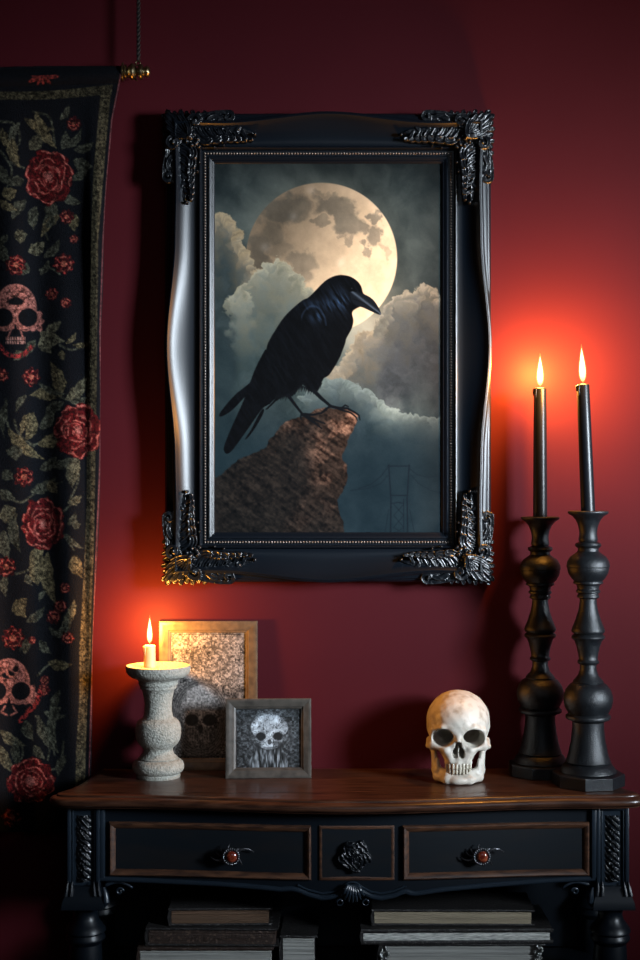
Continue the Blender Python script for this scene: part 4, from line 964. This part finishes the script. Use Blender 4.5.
def paint_small():
    cv = Canvas(0, 64, 0, 62, 3.5); X, Y = cv.X, cv.Y
    f = fbm(X, Y, 2.0, 501, 3); st_ = np.random.RandomState(9).rand(*X.shape)
    tone = 66+(f-.5)*150+(st_-.5)*50-26*smoothstep(20, 36, np.hypot(X-32, Y-28))
    def d(mx, my, rx, ry): return np.hypot((X-mx)/rx, (Y-my)/ry)
    # ragged shoulders
    stx = fbm(X*2.2, Y*.35, 3, 511, 3); sh = smoothstep(0, 4, Y-(60-30*np.exp(-((X-32)/17)**4)))*(np.abs(X-32) < 26)
    tone = tone*(1-sh)+sh*(70+(stx-.5)*300)
    dome = 1-smoothstep(.95, 1.03, d(33, 19, 18.5, 15)); fc = 1-smoothstep(.92, 1.04, d(33, 30, 13.5, 13.5)); m = np.maximum(dome, fc)
    c = 186+(fbm(X, Y, 6, 521, 4)-.5)*190-60*smoothstep(.6, 1.0, d(31, 20, 19, 17))*(X > 36)
    tone = tone*(1-m)+m*c
    crk = np.abs(fbm(X, Y, 5, 541, 4)-.5); tone = tone-m*90*np.exp(-(crk/.02)**2)-m*50*(fbm(X, Y, 1.6, 545, 2) > .62)
    for s in (-1, 1):
        e = 1-smoothstep(.75, 1.2, np.hypot(((X-33-s*8.5)+s*.55*(Y-29))/5.6, ((Y-29)-s*.35*(X-33-s*8.5))/4.6)+.5*(f-.5)); tone = tone*(1-e)+e*26
        o = np.exp(-((np.hypot((X-33-s*8.5)/7.6, (Y-29)/6.6)-1)/.10)**2)*(Y < 29); tone = tone+o*26
        e = 1-smoothstep(.7, 1.2, np.hypot((X-33-s*11)/3, (Y-40)/5)); tone = tone*(1-e*.7)+e*.7*40
    e = 1-smoothstep(.8, 1.1, d(33, 35, 2.0, 3)); tone = tone*(1-e*.8)+e*.8*40
    e = np.exp(-((Y-41)/1.0)**2)*(np.abs(X-33) < 6); tone = tone*(1-.6*e)+.6*e*50
    o = np.exp(-((d(33, 24, 20, 19)-1)/.05)**2); tone = tone*(1-.5*o)+.5*o*26
    cv.C = np.clip(tone, 12, 232)[..., None]*np.array([.93, .98, 1.02]); return cv
def framed(name, wpx, hpx, mw, scale, cx, ybase, tilt, rz, mat, cv, label, dep):
    W_, H_ = wpx*scale, hpx*scale; m_ = mw*scale
    root = empty(name, (cx, ybase, ZT), (tilt, 0, rz)); tag(root, label, 'picture')
    iw, ih = W_-2*m_, H_-2*m_
    pr = [(0, dep*.45, 0), (.001, dep*.62, 0), (m_*.2, dep*.70, 0), (m_*.25, dep*.82, 0), (m_*.6, dep*.9, 0), (m_*.86, dep, 0), (m_*.97, dep*.97, 0), (m_, dep*.9, 0), (m_, 0, 0), (0, 0, 0)]
    mo = moulding(iw, ih, pr, None, 2); mo.build('frame_moulding', mat, root, fn=lambda v: (v[0], v[1]+dep, v[2]+H_/2), sharp=30)
    mb = MB(); mb.box(-iw/2-.002, iw/2+.002, dep*.70, dep*.98, m_-.002, H_-m_+.002); mb.build('backing_board', mat, root)
    x1, y1 = cv.xs[-1], cv.ys[-1]
    def tw(x, y):
        o = np.zeros((x.size, 3)); o[:, 0] = (x/x1-.5)*(iw+.002); o[:, 1] = dep*.62; o[:, 2] = H_/2-(y/y1-.5)*(ih+.002); return o
    color_grid('engraving', cv, tw, M['engraving'], root, gain=.9)
    return root
s1 = 3.165/FPX
framed('framed_engraving', 99, 149.5, 12, s1, (207.5-320)*s1, -.031, math.radians(-2.6), 0, M['bronze'], paint_engraving(), 'tall bronze-framed engraving of a hooded skull leaning on the wall behind the stone candlestick', .014)
s2 = 3.09/FPX
framed('framed_skull_print', 86, 79, 10.5, s2, (268.5-320)*s2, -.112, math.radians(-8), math.radians(2), M['greywood'], paint_small(), 'small square grey-framed print of a pale skull in front of the taller engraving', .016)

# ------------------------------------------------------------------ skull
def surface_nets(F, org, h):
    nx, ny, nz = F.shape; S = F < 0
    acc = np.zeros((nx-1, ny-1, nz-1, 3)); cnt = np.zeros((nx-1, ny-1, nz-1))
    g = np.stack(np.meshgrid(np.arange(nx-1), np.arange(ny-1), np.arange(nz-1), indexing='ij'), -1)
    cs = [(i, j, k) for i in (0, 1) for j in (0, 1) for k in (0, 1)]
    sl = lambda A, c: A[c[0]:nx-1+c[0], c[1]:ny-1+c[1], c[2]:nz-1+c[2]]
    for c in cs:
        for ax in range(3):
            if c[ax]: continue
            d = list(c); d[ax] = 1; a = sl(F, c); b = sl(F, d); cross = sl(S, c) != sl(S, d)
            t = np.where(cross, a/np.where(cross, a-b, 1), 0)
            for q in range(3): acc[..., q] += cross*(c[q]+(t if q == ax else 0))
            cnt += cross
    act = cnt > 0; idx = np.full(act.shape, -1, np.int64); idx[act] = np.arange(act.sum())
    v = (g[act]+acc[act]/cnt[act][:, None])*h+np.array(org)
    qs = []
    for ax in range(3):
        o = [a for a in range(3) if a != ax]
        d = [0, 0, 0]; d[ax] = 1
        A = S[:nx-d[0], :ny-d[1], :nz-d[2]]; B = S[d[0]:, d[1]:, d[2]:]
        e = np.argwhere(A != B); e = e[(e[:, o[0]] > 0) & (e[:, o[1]] > 0) & (e[:, o[0]] < F.shape[o[0]]-1) & (e[:, o[1]] < F.shape[o[1]]-1)]
        def cell(a, b):
            c = e.copy(); c[:, o[0]] -= a; c[:, o[1]] -= b; return idx[c[:, 0], c[:, 1], c[:, 2]]
        q = np.stack([cell(1, 1), cell(0, 1), cell(0, 0), cell(1, 0)], -1)
        fl = A[e[:, 0], e[:, 1], e[:, 2]]
        if ax == 1: fl = ~fl
        q[~fl] = q[~fl][:, ::-1]; qs.append(q)
    return v, np.concatenate(qs)
def np_mesh(name, v, q, mat, parent):
    me = bpy.data.meshes.new(name); me.vertices.add(len(v)); me.vertices.foreach_set('co', v.astype(np.float32).ravel())
    me.loops.add(q.size); me.loops.foreach_set('vertex_index', q.astype(np.int32).ravel()); me.polygons.add(len(q))
    me.polygons.foreach_set('loop_start', (np.arange(len(q))*4).astype(np.int32)); me.polygons.foreach_set('loop_total', np.full(len(q), 4, np.int32)); me.update(calc_edges=True)
    me.validate()
    return link(name, me, mat, parent, sharp=None)
def smin(a, b, k): h = np.clip(.5+.5*(b-a)/k, 0, 1); return b*(1-h)+a*h-k*h*(1-h)
def smax(a, b, k): return -smin(-a, -b, k)
def ell(X, Y, Z, c, r, rot=0):
    x, y, z = X-c[0], Y-c[1], Z-c[2]
    if rot: cs, sn = math.cos(rot), math.sin(rot); x, z = x*cs+z*sn, -x*sn+z*cs
    k0 = np.sqrt((x/r[0])**2+(y/r[1])**2+(z/r[2])**2); k1 = np.sqrt((x/r[0]**2)**2+(y/r[1]**2)**2+(z/r[2]**2)**2)+1e-9
    return k0*(k0-1)/k1
def cap(X, Y, Z, a, b, ra, rb=None):
    if rb is None: rb = ra
    d = np.array(b, float)-np.array(a, float); t = np.clip(((X-a[0])*d[0]+(Y-a[1])*d[1]+(Z-a[2])*d[2])/(d@d), 0, 1)
    return np.sqrt((X-a[0]-t*d[0])**2+(Y-a[1]-t*d[1])**2+(Z-a[2]-t*d[2])**2)-(ra+(rb-ra)*t)
sk = empty('human_skull', ((458.5-320)/FPX*3.08, -.112, ZT), (0, 0, math.radians(-5)))
SKZ = .935
tag(sk, 'aged white human skull resting on the table between the frames and the candlesticks', 'skull')
hh = .13
gx, gy, gz = np.arange(-8, 8, hh), np.arange(-8.6, 9.2, hh), np.arange(-.5, 20.8, hh)
X, Y, Z = np.meshgrid(gx, gy, gz, indexing='ij'); AX = np.abs(X)
F = ell(X, Y, Z, (0, .6, 13.3), (6.9, 8.2, 6.85)); F = smin(F, ell(X, Y, Z, (0, .4, 11.6), (6.6, 7.2, 5.4)), .8)
F = smin(F, ell(X, Y, Z, (0, -2.2, 12.9), (6.0, 5.1, 5.9)), 1.2)
F = smin(F, ell(X, Y, Z, (0, -2.0, 9.2), (5.0, 4.9, 4.6)), 1.0)
F = smin(F, ell(X, Y, Z, (0, -4.0, 6.4), (3.35, 3.2, 2.7)), .8)
F = smin(F, cap(AX, Y, Z, (.9, -6.7, 12.35), (3.2, -6.5, 12.7), .75, .7), .8)
F = smin(F, cap(AX, Y, Z, (3.2, -6.5, 12.7), (5.3, -4.9, 12.0), .70, .6), .7)
F = smin(F, cap(AX, Y, Z, (5.35, -4.8, 12.0), (5.5, -4.5, 8.9), .62, .75), .6)
F = smin(F, cap(AX, Y, Z, (5.4, -4.6, 8.5), (2.6, -6.1, 7.9), .95, .8), .8)
F = smin(F, cap(AX, Y, Z, (2.6, -6.1, 7.6), (1.6, -6.3, 5.5), .8, .8), .7)
F = smin(F, cap(AX, Y, Z, (5.5, -4.4, 8.2), (6.5, -1.2, 7.7), .80, .5), .5)
F = smin(F, cap(AX, Y, Z, (6.5, -1.2, 7.7), (6.2, 1.6, 7.9), .5, .8), .5)
F = smin(F, cap(AX, Y, Z, (6.0, 2.8, 8.2), (5.6, 2.8, 5.9), 1.0, .6), .6)
F = smin(F, cap(X, Y, Z, (0, -6.7, 12.3), (0, -7.5, 10.0), .75, .62), .6)
F = smin(F, cap(AX, Y, Z, (0.0, -6.6, 4.9), (2.3, -5.6, 4.9), .75, .7), .5)
# hollows
F = smax(F, -ell(AX, Y, Z, (7.6, -3.0, 11.2), (1.6, 2.7, 2.7)), .8)
F = smax(F, -ell(AX, Y, Z, (3.3, -6.4, 10.5), (2.35, 4.4, 2.08), -.2), .35)
F = smax(F, -ell(AX, Y, Z, (3.0, -3.4, 10.5), (1.9, 2.4, 1.7)), .3)
F = smax(F, -ell(AX, Y, Z, (.52, -7.3, 7.3), (.80, 3.4, 1.3), .22), .2)
F = smax(F, -ell(X, Y, Z, (0, -7.9, 8.4), (.80, 3.4, 1.5)), .25)
F = smax(F, -ell(X, Y, Z, (0, -3.0, 8.0), (2.0, 2.6, 2.4)), .3)
F = smax(F, -ell(X, Y, Z, (0, .6, 11.2), (5.2, 5.4, 3.9)), .3)
F = smin(F, cap(X, Y, Z, (0, -6.0, 8.6), (0, -6.4, 6.3), .14), .1)
F = smax(F, -ell(AX, Y, Z, (4.9, -5.6, 5.4), (1.5, 2.8, 1.9)), .6)
F = smax(F, -(Z-4.25), .3)
n3 = np.sin(X*2.1+1.3*np.sin(Y*1.7))*np.sin(Z*1.9+X)*.035
v, q = surface_nets(F+n3, (gx[0], gy[0], gz[0]), hh)
np_mesh('cranium', v*[.0098, .01, .01*SKZ], q, M['bone'], sk)
gx, gy, gz = np.arange(-7.2, 7.2, hh), np.arange(-8.2, 4.2, hh), np.arange(-.4, 9.4, hh)
X, Y, Z = np.meshgrid(gx, gy, gz, indexing='ij'); AX = np.abs(X)
J = cap(AX, Y, Z, (0, -6.3, 1.15), (2.3, -6.0, 1.1), 1.1); J = smin(J, cap(AX, Y, Z, (2.3, -6.0, 1.1), (4.35, -3.4, 1.15), 1.05, 1.0), .6)
J = smin(J, cap(AX, Y, Z, (4.35, -3.4, 1.2), (5.0, -.6, 1.9), 1.0, .8), .6); J = smin(J, cap(AX, Y, Z, (0, -5.9, 2.2), (2.2, -5.4, 2.2), .75), .6)
J = smin(J, cap(AX, Y, Z, (2.2, -5.4, 2.2), (4.4, -2.8, 2.6), .75, .8), .6); J = smin(J, cap(AX, Y, Z, (4.5, -2.9, 2.4), (4.8, -.8, 3.6), .95, .8), .7)
J = smin(J, cap(AX, Y, Z, (4.75, -1.6, 3.4), (5.1, -1.2, 6.2), .65, .5), .6); J = smin(J, cap(AX, Y, Z, (5.0, -.4, 2.6), (5.4, .9, 7.2), .75, .6), .6)
J = smin(J, cap(AX, Y, Z, (4.3, -3.5, 2.6), (4.55, -2.9, 4.9), .62, .4), .5)
J = smin(J, ell(X, Y, Z, (0, -7.0, .95), (1.7, .8, .85)), .6)
J = smax(J, -(Z-.02), .25)
v, q = surface_nets(J, (gx[0], gy[0], gz[0]), hh)
np_mesh('jaw', v*[.0098, .01, .01*SKZ], q, M['bone'], sk)
def tooth(x, z0, z1, w, d=0, up=True):
    y = -7.05+.23*x*x*.75+d; mb = MB(); rows = []
    n = 14
    for i, (s, t) in enumerate([(.35, 0), (.62, .06), (.80, .25), (.92, .6), (1.0, .85), (.93, .97), (.6, 1.0)]):
        z = z0+(z1-z0)*(t if up else 1-t)
        rows.append([(x+w*.5*s*math.copysign(abs(math.cos(2*math.pi*k/n))**.7, math.cos(2*math.pi*k/n)), y+.35*s*math.sin(2*math.pi*k/n), z) for k in range(n)])
    rows = rows if up else rows
    mb.grid(rows, close_v=True); mb.f.append(tuple(range(n))); mb.f.append(tuple(6*n+k for k in range(n)))
    mb.build('tooth', M['tooth'], sk, fn=lambda v: (v[0]*.0098, v[1]*.01, v[2]*.01*SKZ), sharp=None)
for i in range(8):
    x = -2.55+i*.7286; w = .70 if abs(x) > .6 else .76
    tooth(x, 3.55, 4.85, w, 0, up=False)
    tooth(x*.96, 2.35, 3.50, w*.92, .18, up=True)
